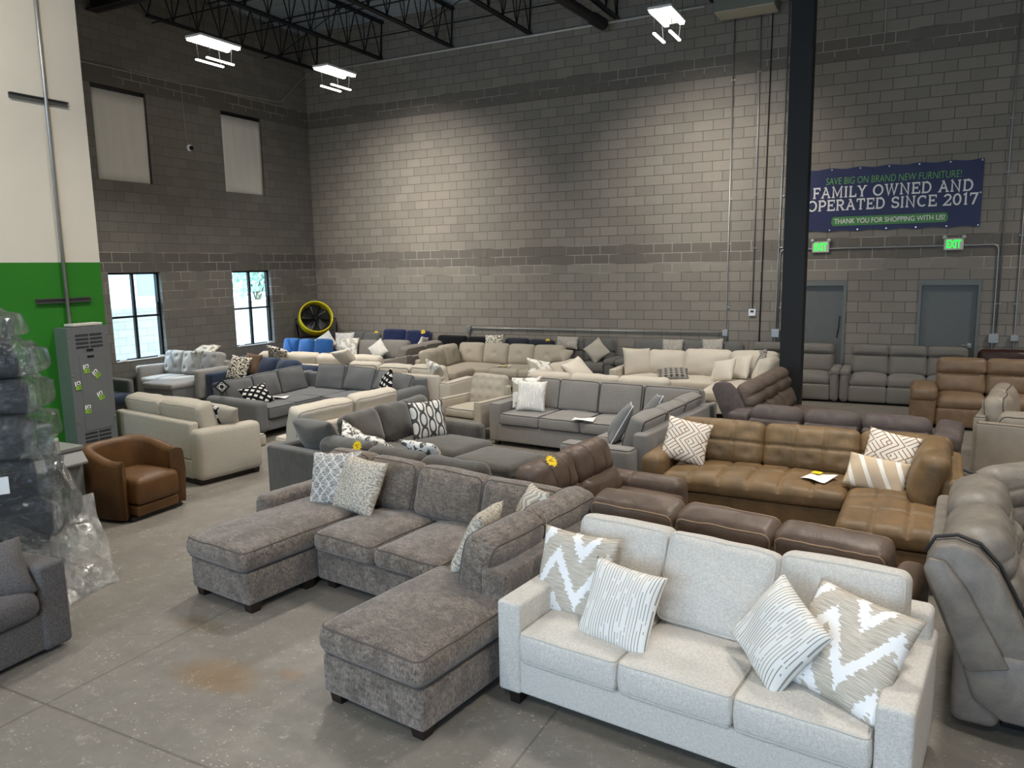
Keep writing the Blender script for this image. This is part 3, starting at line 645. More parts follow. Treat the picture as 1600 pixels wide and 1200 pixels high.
# ------------------------------------------------------------------ sofa kit
SEED = [0]
def seed(): SEED[0] += 1; return SEED[0]
class Sofa:
    """one piece of furniture: local x along the seat, -y towards its front; T re-bases following parts for a return"""
    def __init__(s, name, label, cat, x, y, rz, mat, group=None):
        s.r = empty(name, (x, y, 0), R(rz)); tag(s.r, label, cat, group); s.m = mat; s.T = Matrix.Identity(4); s.detail = (9, 9, 3)
    def at(s, ox, oy, a=0): s.T = Matrix.Translation((ox, oy, 0)) @ Matrix.Rotation(R(a), 4, 'Z'); return s
    def put(s, name, mesh, M, mat=None, label=None, parent=None):
        o = ob(name, mesh, mat or s.m, parent or s.r, label=label); o.matrix_local = M if parent else s.T @ M; return o
    def box(s, name, x0, x1, y0, y1, z0, z1, r=.025, mat=None, M=None, n=None, label=None, pipe=None, **o):
        m = cushion_mesh(x1-x0, y1-y0, z1-z0, r, n or (4, 4, 3), **o)
        L = Matrix.Translation(((x0+x1)/2, (y0+y1)/2, (z0+z1)/2))
        q = s.put(name, m, L @ (M or Matrix.Identity(4)), mat, label)
        if pipe: s.put('piping', piping_mesh(x1-x0, y1-y0, z1-z0, r, .006, **o), Matrix.Identity(4), pipe, parent=q)
        return q
    def seat(s, x0, x1, y0, y1, z0=.3, z1=.48, crown=.03, r=.045, mat=None, pipe=None, name='seat_cushion', wr=.004, **o):
        g = .004; o = dict(crown=crown, bulge=.012, wr=wr, seed=seed(), **o)
        m = cushion_mesh(x1-x0-2*g, y1-y0, z1-z0, r, o.pop('n', s.detail), **o)
        q = s.put(name, m, Matrix.Translation(((x0+x1)/2, (y0+y1)/2, (z0+z1)/2)), mat)
        if pipe: s.put('piping', piping_mesh(x1-x0-2*g, y1-y0, z1-z0, r, .007, **o), Matrix.Identity(4), pipe, parent=q)
        return q
    def back(s, x0, x1, yb, z0, z1, t=.2, tilt=14, crown=.05, r=.07, mat=None, pipe=None, name='backrest_cushion', roll=0, az=0, wr=.006, **o):
        H = z1-z0; a = R(tilt); g = .003
        o = dict(crown=crown, bulge=.015, wr=wr, seed=seed(), **o); n = o.pop('n', s.detail)
        m = cushion_mesh(x1-x0-2*g, H, t, r, n, **o)
        M = Matrix.Translation(((x0+x1)/2, yb+math.sin(a)*H/2-math.cos(a)*t/2, z0+math.cos(a)*H/2)) @ Matrix.Rotation(R(az), 4, 'Z') @ Matrix.Rotation(R(90-tilt), 4, 'X') @ Matrix.Rotation(R(roll), 4, 'Z')
        q = s.put(name, m, M, mat)
        if pipe: s.put('piping', piping_mesh(x1-x0-2*g, H, t, r, .007, **o), Matrix.Identity(4), pipe, parent=q)
        return q
    def feet(s, P, h=.08, w=.07, mat=None, taper=.8):
        key = ('f', h, w, taper)
        if key not in MESH:
            b = B(); k = w/2; t = k*taper
            b.add([(-k, -k, h), (k, -k, h), (k, k, h), (-k, k, h), (-t, -t, 0), (t, -t, 0), (t, t, 0), (-t, t, 0)], [(0, 1, 2, 3), (7, 6, 5, 4), (0, 4, 5, 1), (1, 5, 6, 2), (2, 6, 7, 3), (3, 7, 4, 0)])
            MESH[key] = mk('foot', b.V, b.F, False)
        for x, y in P: s.put('foot', MESH[key], Matrix.Translation((x, y, 0)), mat or M_FOOT)
    def run(s, L, D, n, x0=0, base0=.08, sz0=.3, sz1=.48, bt=.16, bh=.74, ctop=.92, ct=.2, tilt=14, nb=None, pipe=None, split=None, bsplit=None, seats=True, backs=True, front=0, crown=.03, r=.045, **o):
        """base, back frame, n seat cushions and nb backrest cushions between x0 and x0+L"""
        s.box('base', x0, x0+L, -D+front, 0, base0, sz0+.005, .02, n=(6, 4, 2))
        s.box('back_frame'.replace('back_', 'rear_') if False else 'backrest_frame', x0, x0+L, -bt, 0, sz0, bh, .04, n=(8, 3, 4))
        if seats:
            e = split or [x0+L*i/n for i in range(n+1)]
            for i in range(len(e)-1): s.seat(e[i], e[i+1], -D-.015, -bt, sz0, sz1, crown, r, pipe=pipe)
        if backs:
            m = nb or n; e = bsplit or [x0+L*i/m for i in range(m+1)]
            for i in range(len(e)-1): s.back(e[i]+.005, e[i+1]-.005, -bt-.015-.3*math.sin(R(tilt)), sz1-.02, ctop+random.Random(i).uniform(-.012, .012), ct, tilt, pipe=pipe, **o)
        if base0 > .03 and not any(c.name.startswith('foot') for c in s.r.children): s.feet([(x0+.08, -D+.1), (x0+L-.08, -D+.1), (x0+.08, -.08), (x0+L-.08, -.08)], base0+.01)
        return s
    def arm(s, x0, x1, D, z1=.62, z0=.08, r=.035, y1=0, pipe=None, **o):
        return s.box('arm', x0, x1, -D, y1, z0, z1, r, n=(4, 8, 5), pipe=pipe, **o)
def pillow_mesh(w, h, t, seed_=0, pinch=.07, n=22):
    key = ('pl', w, h, t, seed_, pinch)
    if key in MESH: return MESH[key]
    V = []; UV = []; F = []; g = np.linspace(-1, 1, n+1); rs = np.random.RandomState(seed_); ph = rs.rand(6)*6
    for side in (1, -1):
        for v in g:
            for u in g:
                x = w/2*u*(1-pinch*(1-v*v)); y = h/2*v*(1-pinch*(1-u*u))
                z = side*t/2*max(0, (1-u*u)*(1-v*v))**.42
                k = (1-abs(u)**6)*(1-abs(v)**6)
                z += k*.012*(math.sin(3*u+ph[0])*math.sin(2.5*v+ph[1])+.5*math.sin(7*u*v+ph[2]))
                V.append((x, y, z)); UV.append((u, v))
    m = (n+1)*(n+1)
    for s in (0, 1):
        for j in range(n):
            for i in range(n):
                a = s*m+j*(n+1)+i; f = (a, a+1, a+n+2, a+n+1); F.append(f if s == 0 else f[::-1])
    # weld the rim
    k = {}; remap = []; V2 = []; UV2 = []
    for i, p in enumerate(V):
        u, v = UV[i]; rim = abs(u) == 1 or abs(v) == 1
        q = (round(p[0], 5), round(p[1], 5)) if rim else i
        if q not in k: k[q] = len(V2); V2.append(p); UV2.append(UV[i])
        remap.append(k[q])
    F = [tuple(remap[i] for i in f) for f in F]
    MESH[key] = mk('throw_pillow', V2, F, True, UV2); return MESH[key]
def pillow(label, x, y, z, az, tilt, mat, w=.48, h=None, t=.17, roll=0, group=None, name='throw_pillow', pinch=.07, pipe=None):
    h = h or w; sd = seed()
    o = bpy.data.objects.new(name, pillow_mesh(w, h, t, sd, pinch)); COL.objects.link(o); o.data.materials.append(mat)
    o.matrix_world = Matrix.Translation((x, y, z)) @ Matrix.Rotation(R(az), 4, 'Z') @ Matrix.Rotation(R(90-tilt), 4, 'X') @ Matrix.Rotation(R(roll), 4, 'Z')
    tag(o, label, 'pillow', group)
    if pipe:
        L = []; g = np.linspace(-1, 1, 12)
        for u in g[:-1]: L.append((u, -1))
        for v in g[:-1]: L.append((1, v))
        for u in g[:-1]: L.append((-u, 1))
        for v in g[:-1]: L.append((-1, -v))
        V, F = tube_data([(w/2*u*(1-pinch*(1-v*v)), h/2*v*(1-pinch*(1-u*u)), 0) for u, v in L], .006, 5, True)
        ob('piping', mk('piping', V, F), pipe, o)
    return o
M_STAR = plain('yellow_card', '#f2cf12', .5, var=.04)
def star(label, x, y, z, az, tilt, r=.062):
    pts = []
    for i in range(24): a = R(i*15); q = r if i % 2 == 0 else r*.72; pts.append((q*math.cos(a), q*math.sin(a)))
    o = B().prism(pts, -.002, .002).make('price_tag', M_STAR, loc=(x, y, z), rot=Matrix.Rotation(R(az), 3, 'Z') @ Matrix.Rotation(R(-tilt), 3, 'X'))
    tag(o, label, 'price tag')
    B().box(-.03, .02, -.0035, -.002, -.004, .004, Matrix.Rotation(R(25), 4, 'Y')).box(-.01, .03, -.0035, -.002, .012, .018, Matrix.Rotation(R(-20), 4, 'Y')).make('pen_mark', plain('orange_pen', '#b2601a', .6), o)
    return o
def paper(label, x, y, z, rz, w=.2, d=.28, mat=None, name='price_sheet'):
    V = []; F = []
    for i in range(7):
        for j in range(7): V.append(((i/6-.5)*w, (j/6-.5)*d, .010*math.sin(i*.8)*math.cos(j*.5)+.006))
    F = [(i*7+j, (i+1)*7+j, (i+1)*7+j+1, i*7+j+1) for i in range(6) for j in range(6)]
    o = B().add(V, F).make(name, mat or M_PAPER, loc=(x, y, z), rot=(0, 0, R(rz)), smooth=True); o.modifiers.new('s', 'SOLIDIFY').thickness = .0015
    return tag(o, label, 'paper')
M_PAPER = plain('white_paper', '#ece9e2', .6, var=.03); M_FOOT = plain('dark_wood_foot', '#20140f', .45)
# ------------------------------------------------------------------ upholstery
F_CHEN = fabric('taupe_chenille', '#50473f', '#95887c', 105, .3, .45, '#4a413a', (1, 1, .4), .15, .6)
F_WHITE = fabric('off_white_tweed', '#b9b4ac', '#d8d3cb', 130, .1, big=.2, bump=.6)
L_BROWN = leather('dark_brown_leather', '#4a3d34', '#6a584b', .42, 4)
L_TAN = leather('camel_suede_leather', '#5a4931', '#7e6444', .5, 5)
L_GREY = leather('grey_taupe_leather', '#68615a', '#8a8277', .45, 6)
L_TAUPE = leather('pale_taupe_leather', '#8a8073', '#9a9082', .45, 4)
L_MID = leather('mid_brown_leather', '#6f5840', '#86705a', .42, 4)
L_OX = leather('oxblood_leather', '#2c1613', '#3c201b', .35, 4)
L_SUEDE = leather('charcoal_brown_suede', '#4b4341', '#645a56', .6, 7, .2)
L_SUEDE2 = leather('brown_suede', '#554941', '#6d6056', .6, 7, .2)
L_CHAIR = leather('cognac_leather', '#53391f', '#6d4c2d', .42, 2.5)
F_GREY = fabric('mid_grey_linen', '#74706b', '#908b85', 190, .2)
F_GREY2 = fabric('cool_grey_weave', '#606162', '#757677', 200, .2)
F_DARK = fabric('charcoal_velvet', '#45423d', '#5a564f', 120, .45, .35, '#37342f')
F_CREAM = fabric('cream_weave', '#c2b9a9', '#d7cebf', 180, .15)
F_CREAM2 = fabric('warm_cream_weave', '#b6ad9d', '#cec5b6', 170, .15)
F_BEIGE = fabric('beige_linen', '#a29989', '#bbb2a2', 170, .15)
F_OAT = fabric('oatmeal_tweed', '#a79f91', '#c1b9aa', 150, .12)
F_REC = fabric('grey_recliner_cloth', '#6c6862', '#837f78', 190, .15)
F_RECD = fabric('dark_grey_cloth', '#5b5a58', '#71706d', 190, .15)
F_NAVY = fabric('slate_navy_cloth', '#232d42', '#36425a', 160, .25)
F_NAVY2 = fabric('deep_navy_velvet', '#111a3c', '#1b2750', 130, .4)
F_BLACK = fabric('black_velvet', '#08080c', '#121218', 130, .2)
F_CHAR = fabric('charcoal_blue_cloth', '#23262e', '#33363e', 150, .2)
F_BLUE = fabric('blue_cloth', '#1f4a80', '#2f66a2', 150, .3)
F_SILV = fabric('pale_grey_cloth', '#8d8c8a', '#a5a3a0', 180, .15)
F_TWEED = fabric('grey_tweed', '#47454a', '#77736e', 230, .1, stretch=(.5, 1, 1), big=.25, bump=.6)
F_TAUPE = fabric('taupe_linen', '#77706a', '#8d867f', 180, .2)
P_DARK = plain('dark_piping', '#2f2d2c', .7); P_GREY = plain('grey_piping', '#4f4c49', .7); P_PALE = plain('pale_piping', '#a9a398', .7); P_BRN = plain('brown_thread', '#8b735b', .7)
P_CHEN = plain('taupe_piping', '#5a514b', .9); P_WHT = plain('white_piping', '#d9d6cf', .7); P_TAUPE = plain('espresso_piping', '#3d342d', .6); P_OFFW = plain('tweed_piping', '#c4beb4', .8)
def pat(name, fn, bumpy=.3, grain=60):
    n = N(name, .92); s = n.sep(n.tc.outputs['UV']); n.base(fn(n, s[0], s[1])); n.bump(n.noise(n.tc.outputs['UV'], grain, 3, .7), bumpy, .006)
    n.b.inputs['Specular IOR Level'].default_value = .15; MATS[name] = n.m; return n.m
def f_brush(n, u, v):
    d = n.noise(n.comb(n.ma('MULTIPLY', u, 2), n.ma('MULTIPLY', v, 5)), 3, 3)
    e = n.ma('ADD', n.ma('MULTIPLY', n.ma('SUBTRACT', d, .5), .55), n.ma('ADD', v, n.ma('MULTIPLY', n.ma('PINGPONG', n.ma('ADD', u, 1.0), .62), -1.7)))
    band = n.ma('LESS_THAN', n.ma('PINGPONG', n.ma('ADD', e, 5), .55), .19)
    st = n.noise(n.comb(n.ma('MULTIPLY', u, 1.2), n.ma('MULTIPLY', v, 26)), 2.2, 3)
    return n.mix(band, n.mix(n.ramp(st, .35, .65), lin('#a79d8d'), lin('#d2cabd')), lin('#eceae8'))
def f_dash(n, u, v):
    U = n.ma('MULTIPLY', n.ma('ADD', u, 5), 13); c = n.ma('FLOOR', U); f = n.ma('FRACT', U)
    k = n.noise(n.comb(n.ma('MULTIPLY', c, 7.31), n.ma('MULTIPLY', v, 2.2)), 1, 2)
    ln = n.ma('MULTIPLY', n.ma('LESS_THAN', n.ma('ABSOLUTE', n.ma('SUBTRACT', f, .5)), .14), n.ma('GREATER_THAN', k, .42))
    tone = n.noise(n.comb(c, 3.3), 2.7, 0)
    return n.mix(ln, lin('#e6e3dd'), n.mix(n.ramp(tone, .4, .6), lin('#8a8986'), lin('#b5aa98')))
def geo(c1, c2, k=5., w=.30):
    def f(n, u, v):
        z = n.ma('PINGPONG', n.ma('ADD', n.ma('MULTIPLY', v, 1.0), 5), .55)
        a = n.ma('FRACT', n.ma('MULTIPLY', n.ma('ADD', u, n.ma('MULTIPLY', z, 1.1)), k))
        cell = n.ma('FLOOR', n.ma('ADD', n.ma('ADD', n.ma('MULTIPLY', u, 1.6), n.ma('MULTIPLY', z, 1.76)), 20))
        b = n.ma('FRACT', n.ma('MULTIPLY', n.ma('SUBTRACT', u, n.ma('MULTIPLY', z, 1.1)), k))
        pick = n.ma('LESS_THAN', n.ma('PINGPONG', cell, 1), .5)
        x = n.ma('ADD', n.ma('MULTIPLY', pick, a), n.ma('MULTIPLY', n.ma('SUBTRACT', 1, pick), b))
        return n.mix(n.ma('LESS_THAN', x, w), lin(c1), lin(c2))
    return f
def f_chain(n, u, v):
    S = 2.1; r = n.ma('FLOOR', n.ma('MULTIPLY', n.ma('ADD', u, 4), S)); 
    fu = n.ma('SUBTRACT', n.ma('FRACT', n.ma('MULTIPLY', n.ma('ADD', u, 4), S)), .5)
    best = None
    for k in (0,):
        fv = n.ma('SUBTRACT', n.ma('FRACT', n.ma('ADD', n.ma('MULTIPLY', n.ma('ADD', v, 4), 1.25), n.ma('ADD', k, n.ma('MULTIPLY', r, .5)))), .5)
        d = n.ma('SQRT', n.ma('ADD', n.ma('MULTIPLY', fu, fu), n.ma('MULTIPLY', n.ma('MULTIPLY', fv, fv), .62)))
        q = n.ma('LESS_THAN', n.ma('ABSOLUTE', n.ma('SUBTRACT', d, .38)), .085)
        best = q if best is None else n.ma('MAXIMUM', best, q)
    return n.mix(best, lin('#d0cdc6'), lin('#4c4b49'))
def f_hex(n, u, v):
    w = n.noise(n.comb(n.ma('MULTIPLY', u, 2), n.ma('MULTIPLY', v, 18)), 2, 3)
    base = n.mix(n.ramp(w, .42, .58), lin('#75716d'), lin('#c5c1ba'))
    a = n.ma('FRACT', n.ma('MULTIPLY', n.ma('ADD', n.ma('ADD', u, n.ma('PINGPONG', n.ma('ADD', v, 4), .25)), 4), 2.4))
    b = n.ma('FRACT', n.ma('MULTIPLY', n.ma('ADD', n.ma('SUBTRACT', u, n.ma('PINGPONG', n.ma('ADD', v, 4), .25)), 4), 2.4))
    l = n.ma('MAXIMUM', n.ma('LESS_THAN', a, .09), n.ma('LESS_THAN', b, .09))
    return n.mix(l, base, lin('#e2ded6'))
def spots(c1, c2, sc=7, lo=.47, hi=.53, st=(1, 1)):
    def f(n, u, v):
        return n.mix(n.ramp(n.noise(n.comb(n.ma('MULTIPLY', u, st[0]), n.ma('MULTIPLY', v, st[1])), sc, 2, .5, .6), lo, hi), lin(c1), lin(c2))
    return f
def f_tri(n, u, v):
    a = n.ma('FRACT', n.ma('MULTIPLY', n.ma('ADD', n.ma('ADD', u, v), 6), 1.6)); b = n.ma('FRACT', n.ma('MULTIPLY', n.ma('ADD', n.ma('SUBTRACT', u, v), 6), 1.6))
    return n.mix(n.ma('MULTIPLY', n.ma('GREATER_THAN', a, .52), n.ma('GREATER_THAN', b, .42)), lin('#15151a'), lin('#d8d6cf'))
def f_check(n, u, v):
    a = n.ma('FRACT', n.ma('MULTIPLY', n.ma('ADD', u, 6), 2.8)); b = n.ma('FRACT', n.ma('MULTIPLY', n.ma('ADD', v, 6), 2.8))
    d = n.ma('ADD', n.ma('ABSOLUTE', n.ma('SUBTRACT', a, .5)), n.ma('ABSOLUTE', n.ma('SUBTRACT', b, .5)))
    return n.mix(n.ma('LESS_THAN', d, .42), lin('#9a9690'), lin('#4a4846'))
def f_fringe(n, u, v):
    z = n.ma('ABSOLUTE', n.ma('SUBTRACT', n.ma('PINGPONG', n.ma('ADD', n.ma('ADD', u, n.ma('MULTIPLY', v, .35)), 6), .6), .3))
    return n.mix(n.ma('LESS_THAN', n.ma('ADD', z, n.ma('MULTIPLY', n.noise(n.comb(u, v), 22, 2), .06)), .11), n.mix(n.noise(n.comb(u, v), 30, 3), lin('#b39c80'), lin('#d3c1a8')), lin('#e9e3d8'))
def f_leafy(n, u, v):
    z = n.ma('FRACT', n.ma('MULTIPLY', n.ma('ADD', n.ma('ADD', u, n.ma('PINGPONG', n.ma('ADD', v, 4), .3)), 4), 3.2))
    return n.mix(n.ma('LESS_THAN', z, .5), lin('#cfc8bb'), n.mix(n.noise(n.comb(u, v), 14, 2), lin('#8f8678'), lin('#b8b0a2')))
def f_shag(n, u, v): return n.mix(n.ramp(n.noise(n.comb(n.ma('MULTIPLY', u, 1.6), n.ma('MULTIPLY', v, 4)), 9, 4, .75), .3, .7), lin('#8d8578'), lin('#d8d1c2'))
C_BRUSH = pat('brushed_chevron_cloth', f_brush); C_DASH = pat('pinstripe_dash_cloth', f_dash); C_GEO = pat('bronze_line_cloth', geo('#ddd6cb', '#8d6a45', 4., .24))
C_CHAIN = pat('chain_link_cloth', f_chain); C_HEX = pat('honeycomb_line_cloth', f_hex); C_NUB = pat('nubby_cream_cloth', spots('#978c7a', '#dcd4c6', 13, .36, .62, (1, 1.4)), 1., 40)
C_SHAG = pat('flecked_shag_cloth', f_shag, 1, 40); C_LEAF = pat('leafy_cloth', f_leafy); C_BW = pat('black_white_cloth', f_tri); C_LEO = pat('cream_black_animal_cloth', spots('#e0d8c8', '#1d1b1a', 5, .5, .53, (1, 2)))
C_CHK = pat('dark_lattice_cloth', f_check); C_FRG = pat('fringed_cloth', f_fringe, .8, 30); C_PALE = pat('pale_dot_cloth', spots('#d9d6cf', '#8e9498', 11, .54, .58)); C_SPK = pat('grey_flecked_cloth', spots('#7a756e', '#c9c3b8', 14, .4, .6))
C_STRW = pat('white_broad_stripe_cloth', spots('#b9b2a6', '#e6e2db', 2, .47, .53, (1.2, 1.2))); C_BWF = pat('black_cream_stripe_cloth', spots('#e6dfcf', '#17150f', 7, .5, .54, (2.6, .5))); C_LEAF2 = pat('cream_leaf_cloth', spots('#e3e0d8', '#a39b8c', 2.2, .5, .54)); C_SWIRL = pat('grey_swirl_cloth', spots('#dedbd4', '#5a5855', 3, .5, .54, (1, 1.8)))
C_CRM = fabric('cream_pillow_cloth', '#d2c9ba', '#e1d8ca', 160, .1); C_GRYP = fabric('slate_pillow_cloth', '#626263', '#727272', 160, .2); C_FUR = pat('shaggy_grey_cloth', spots('#5f5b56', '#b3ada3', 10, .35, .65), 1, 30)

# ---- off white three seat sofa in the foreground
s = Sofa('sofa', 'off white tweed three seat sofa in the foreground with four patterned pillows', 'sofa', 12.335, -11.56, -7, F_WHITE); s.detail = (14, 14, 4)
L, D, A = 2.22, .95, .16
s.box('base', A-.01, L-A+.01, -D+.008, -.02, .10, .31, .02, n=(10, 4, 4)); s.box('backrest_frame', .02, L-.02, -.18, 0, .12, .80, .04, n=(10, 3, 5))
s.arm(0, A, D, .655, .09, .025); s.arm(L-A, L, D, .655, .09, .025)
for i in range(3): s.seat(A+.632*i+.003, A+.632*(i+1), -D-.02, -.2, .315, .495, .022, .03, pipe=P_OFFW, wr=.003)
s.back(A+.01, A+.625, -.17, .48, 1.0, .19, 14, pipe=P_OFFW, r=.05, wr=.008); s.back(A+.625, A+1.28, -.26, .485, 1.01, .19, 20, pipe=P_OFFW, r=.05, wr=.012, roll=-2.5); s.back(A+1.285, L-A+.03, -.17, .48, 1.0, .19, 13, pipe=P_OFFW, r=.05, wr=.008)
s.feet([(.09, -D+.08), (L-.09, -D+.08), (.09, -.1), (L-.09, -.1)], .10, .08)
pillow('taupe pillow with white jagged chevrons upright at the left arm of the off white sofa', 12.55, -12.08, .705, -8, 20, C_BRUSH, .54, t=.17)
pillow('white pinstriped pillow standing upright near the left arm of the off white sofa', 12.93, -12.33, .675, -12, 26, C_DASH, .47, t=.16, roll=-3)
pillow('white pinstriped pillow tipped over near the right arm of the off white sofa', 13.80, -12.40, .72, -38, 26, C_DASH, .46, t=.19, roll=-24)
pillow('taupe pillow with white jagged chevrons slumped against the right arm, off white sofa', 14.12, -12.40, .72, -26, 40, C_BRUSH, .56, t=.18, roll=-4)

# ---- brown grey chenille U sectional
s = Sofa('sectional_sofa', 'large U shaped brown grey chenille sectional with two chaises in the foreground', 'sectional sofa', 9.42, -10.44, -8, F_CHEN); s.detail = (14, 14, 4)
W3 = 2.98
s.box('base', .04, .78, -1.76, -.1, .07, .33, .03, n=(6, 10, 4), wr=.003); s.box('base', .78, 2.2, -1.08, -.1, .07, .32, .02, n=(8, 5, 3)); s.box('base', 2.17, W3, -2.24, -.1, .07, .32, .03, n=(6, 12, 4), wr=.003)
s.box('backrest_frame', 0, W3-.1, -.18, -.03, .07, .72, .04, n=(12, 3, 4)); s.box('backrest_frame', W3-.19, W3, -1.46, -.03, .3, .72, .03, n=(3, 8, 4))
s.arm(-.08, .12, 1.04, .64, .1, .06, bulge=.01, wr=.004)
o = dict(wr=.008, wf=9)
s.seat(.03, .80, -1.80, -.2, .335, .52, .04, .07, n=(14, 22, 5), pipe=P_CHEN, **o)
s.seat(.80, 1.485, -1.14, -.2, .325, .50, .045, .065, pipe=P_CHEN, **o); s.seat(1.485, 2.17, -1.14, -.2, .325, .495, .045, .065, pipe=P_CHEN, **o)
s.seat(2.17, W3-.1, -1.14, -.2, .325, .49, .03, .06, pipe=P_CHEN, **o); s.seat(2.15, W3+.02, -2.27, -1.10, .325, .515, .045, .075, n=(14, 18, 5), pipe=P_CHEN, **o)
for a, b, z in ((.06, .64, .93), (.62, 1.22, .925), (1.22, 1.95, .92), (1.93, 2.70, .91)): s.back(a, b, -.2, .47, z, .23, 17, .06, .085, pipe=P_CHEN, wr=.011, wf=9)
s.at(W3, 0, -90)
for a, b in ((.03, .80), (.76, 1.44)): s.back(a, b, -.2, .49, .91, .25, 15, .06, .09, pipe=P_CHEN, wr=.011, wf=9)
s.at(0, 0)
s.feet([(.10, -1.68), (.72, -1.68), (.10, -.3), (2.24, -2.16), (W3-.08, -2.16), (.9, -1.0), (2.1, -1.0), (W3-.1, -.3), (.72, -1.15), (W3-.08, -1.3)], .075, .1)
pillow('grey pillow with pale honeycomb lines half hidden on the chenille sectional', 9.80, -11.06, .75, 8, 22, C_HEX, .50, t=.16, roll=4)
pillow('nubby cream pillow propped in front of the honeycomb pillow on the chenille sectional', 10.12, -11.12, .74, -8, 26, C_NUB, .50, t=.2, roll=-3)
pillow('nubby cream pillow leaning against the right side cushions of the chenille sectional', 11.66, -11.74, .70, -82, 26, C_NUB, .50, t=.19, roll=4)
pillow('pale leaf patterned pillow tucked behind the leaning nubby pillow on the chenille sectional', 11.84, -11.26, .74, -50, 24, C_LEAF, .46, t=.17, roll=6)
star('yellow starburst price tag pinned on the chenille sectional', 9.72, -10.63, .945, -8, 18)

# ---- dark brown leather pair
s = Sofa('reclining_sofa', 'dark brown leather sofa turned away directly behind the off white sofa', 'sofa', 14.30, -11.42, 170, L_BROWN); s.detail = (12, 10, 3)
L = 2.22; s.run(L-.62, .80, 3, .06, base0=.04, seats=True, backs=False, bt=.14, bh=.80)
for i in range(3): s.back(.02+i*.685, .02+(i+1)*.685, -.02, .60, .915, .27, 14, .02, .065, pipe=P_BRN, wr=.009, wf=24, n=(16, 10, 4))
s.arm(-.1, .1, .80, .60, .04, .08); s.box('arm', L-.56, L-.40, -.80, 0, .04, .58, .08)
s = Sofa('reclining_loveseat', 'dark brown leather loveseat with stitched panels standing behind the chenille sectional', 'loveseat', 11.42, -10.68, 83, L_BROWN); s.detail = (12, 14, 3)
L = 1.60; s.run(L-.2, .95, 2, 0, base0=.05, backs=False, bt=.12, bh=.70)
for i in range(2):
    s.back((i*.68), (i+1)*.68, -.16, .42, .68, .22, 14, .05, .08, wr=.006, name='lumbar_cushion')
    s.back(i*.685-.02, (i+1)*.685-.024, -.07, .62, .96, .24, 20, .05, .09, wr=.007, chan=(('x', -.33, .016, .006), ('x', .33, .016, .006)), n=(24, 10, 3))
s.arm(L-.24, L, .93, .60, .05, .085, chan=(('y', .1, .012, .006),), bulge=.02)
star('yellow starburst price tag on the dark brown leather loveseat', 11.66, -10.45, .955, 70, 40)

# ---- camel sectional with chaise
s = Sofa('sectional_sofa', 'camel brown leather sectional with tufted bench seat and right hand chaise', 'sectional sofa', 11.90, -7.66, -2, L_TAN); s.detail = (20, 16, 4)
tf = lambda nx, ny, d=.014: tuple((-1+2*(i+.5)/nx, -1+2*(j+.5)/ny, d, .035) for i in range(nx) for j in range(ny))
ch = lambda xs, ys, d=.014: tuple(('x', a, d*1.3, .017) for a in xs)+tuple(('y', a, d*1.3, .017) for a in ys)
s.box('base', .05, 2.05, -1.0, -.1, .06, .29, .02); s.box('base', 2.0, 2.9, -1.86, -.1, .06, .29, .03); s.box('backrest_frame', .05, 2.9, -.2, 0, .06, .74, .05, n=(10, 3, 4)); s.box('backrest_frame', 2.78, 2.96, -1.2, 0, .06, .74, .06, n=(3, 8, 4))
s.arm(0, .24, 1.0, .63, .06, .085, bulge=.01)
s.seat(.25, 2.02, -1.07, -.2, .30, .475, .04, .07, n=(34, 18, 4), chan=ch((-.66, -.33, 0, .33, .66), (0,)), wr=.005)
s.seat(2.02, 2.84, -1.92, -.2, .30, .48, .045, .075, n=(20, 30, 4), chan=ch((-.33, .33), (-.5, -.05, .4)), wr=.005)
s.back(.22, 1.13, -.22, .46, .92, .2, 17, .05, .075, tufts=tf(3, 2), chan=ch((-.33, .33), (0,), .012), n=(26, 20, 4)); s.back(1.13, 2.06, -.22, .46, .92, .2, 17, .05, .075, tufts=tf(3, 2), chan=ch((-.33, .33), (0,), .012), n=(26, 20, 4))
s.back(2.06, 2.86, -.20, .46, .92, .2, 17, .05, .08, chan=ch((0,), (0,), .012), n=(24, 18, 4))
s.at(2.93, 0, -90); s.back(.18, 1.22, -.2, .45, .94, .22, 16, .06, .09, wr=.009, chan=ch((.3,), ()), n=(24, 18, 4)); s.at(0, 0)
s.feet([(.1, -.9), (2.1, -1.78), (2.82, -1.78)], .06)
pillow('bronze geometric line pillow leaning at the left arm of the camel sectional', 12.26, -8.26, .72, 14, 24, C_GEO, .48, t=.17, roll=-12)
pillow('bronze geometric line pillow at the corner of the camel sectional behind the lumbar pillow', 14.22, -8.26, .75, -8, 24, C_GEO, .47, t=.15, roll=-9)
pillow('oblong tan lumbar pillow with white fringe bands on the camel sectional chaise', 14.12, -8.52, .62, -12, 32, C_FRG, .56, .34, .17, roll=-5)
q_ = paper('white price sheet with a yellow corner lying on the camel sectional seat', 13.62, -8.44, .515, -20, .24, .3)
B().box(-.11, -.02, .05, .13, .019, .022).make('yellow_print', M_STAR, q_)

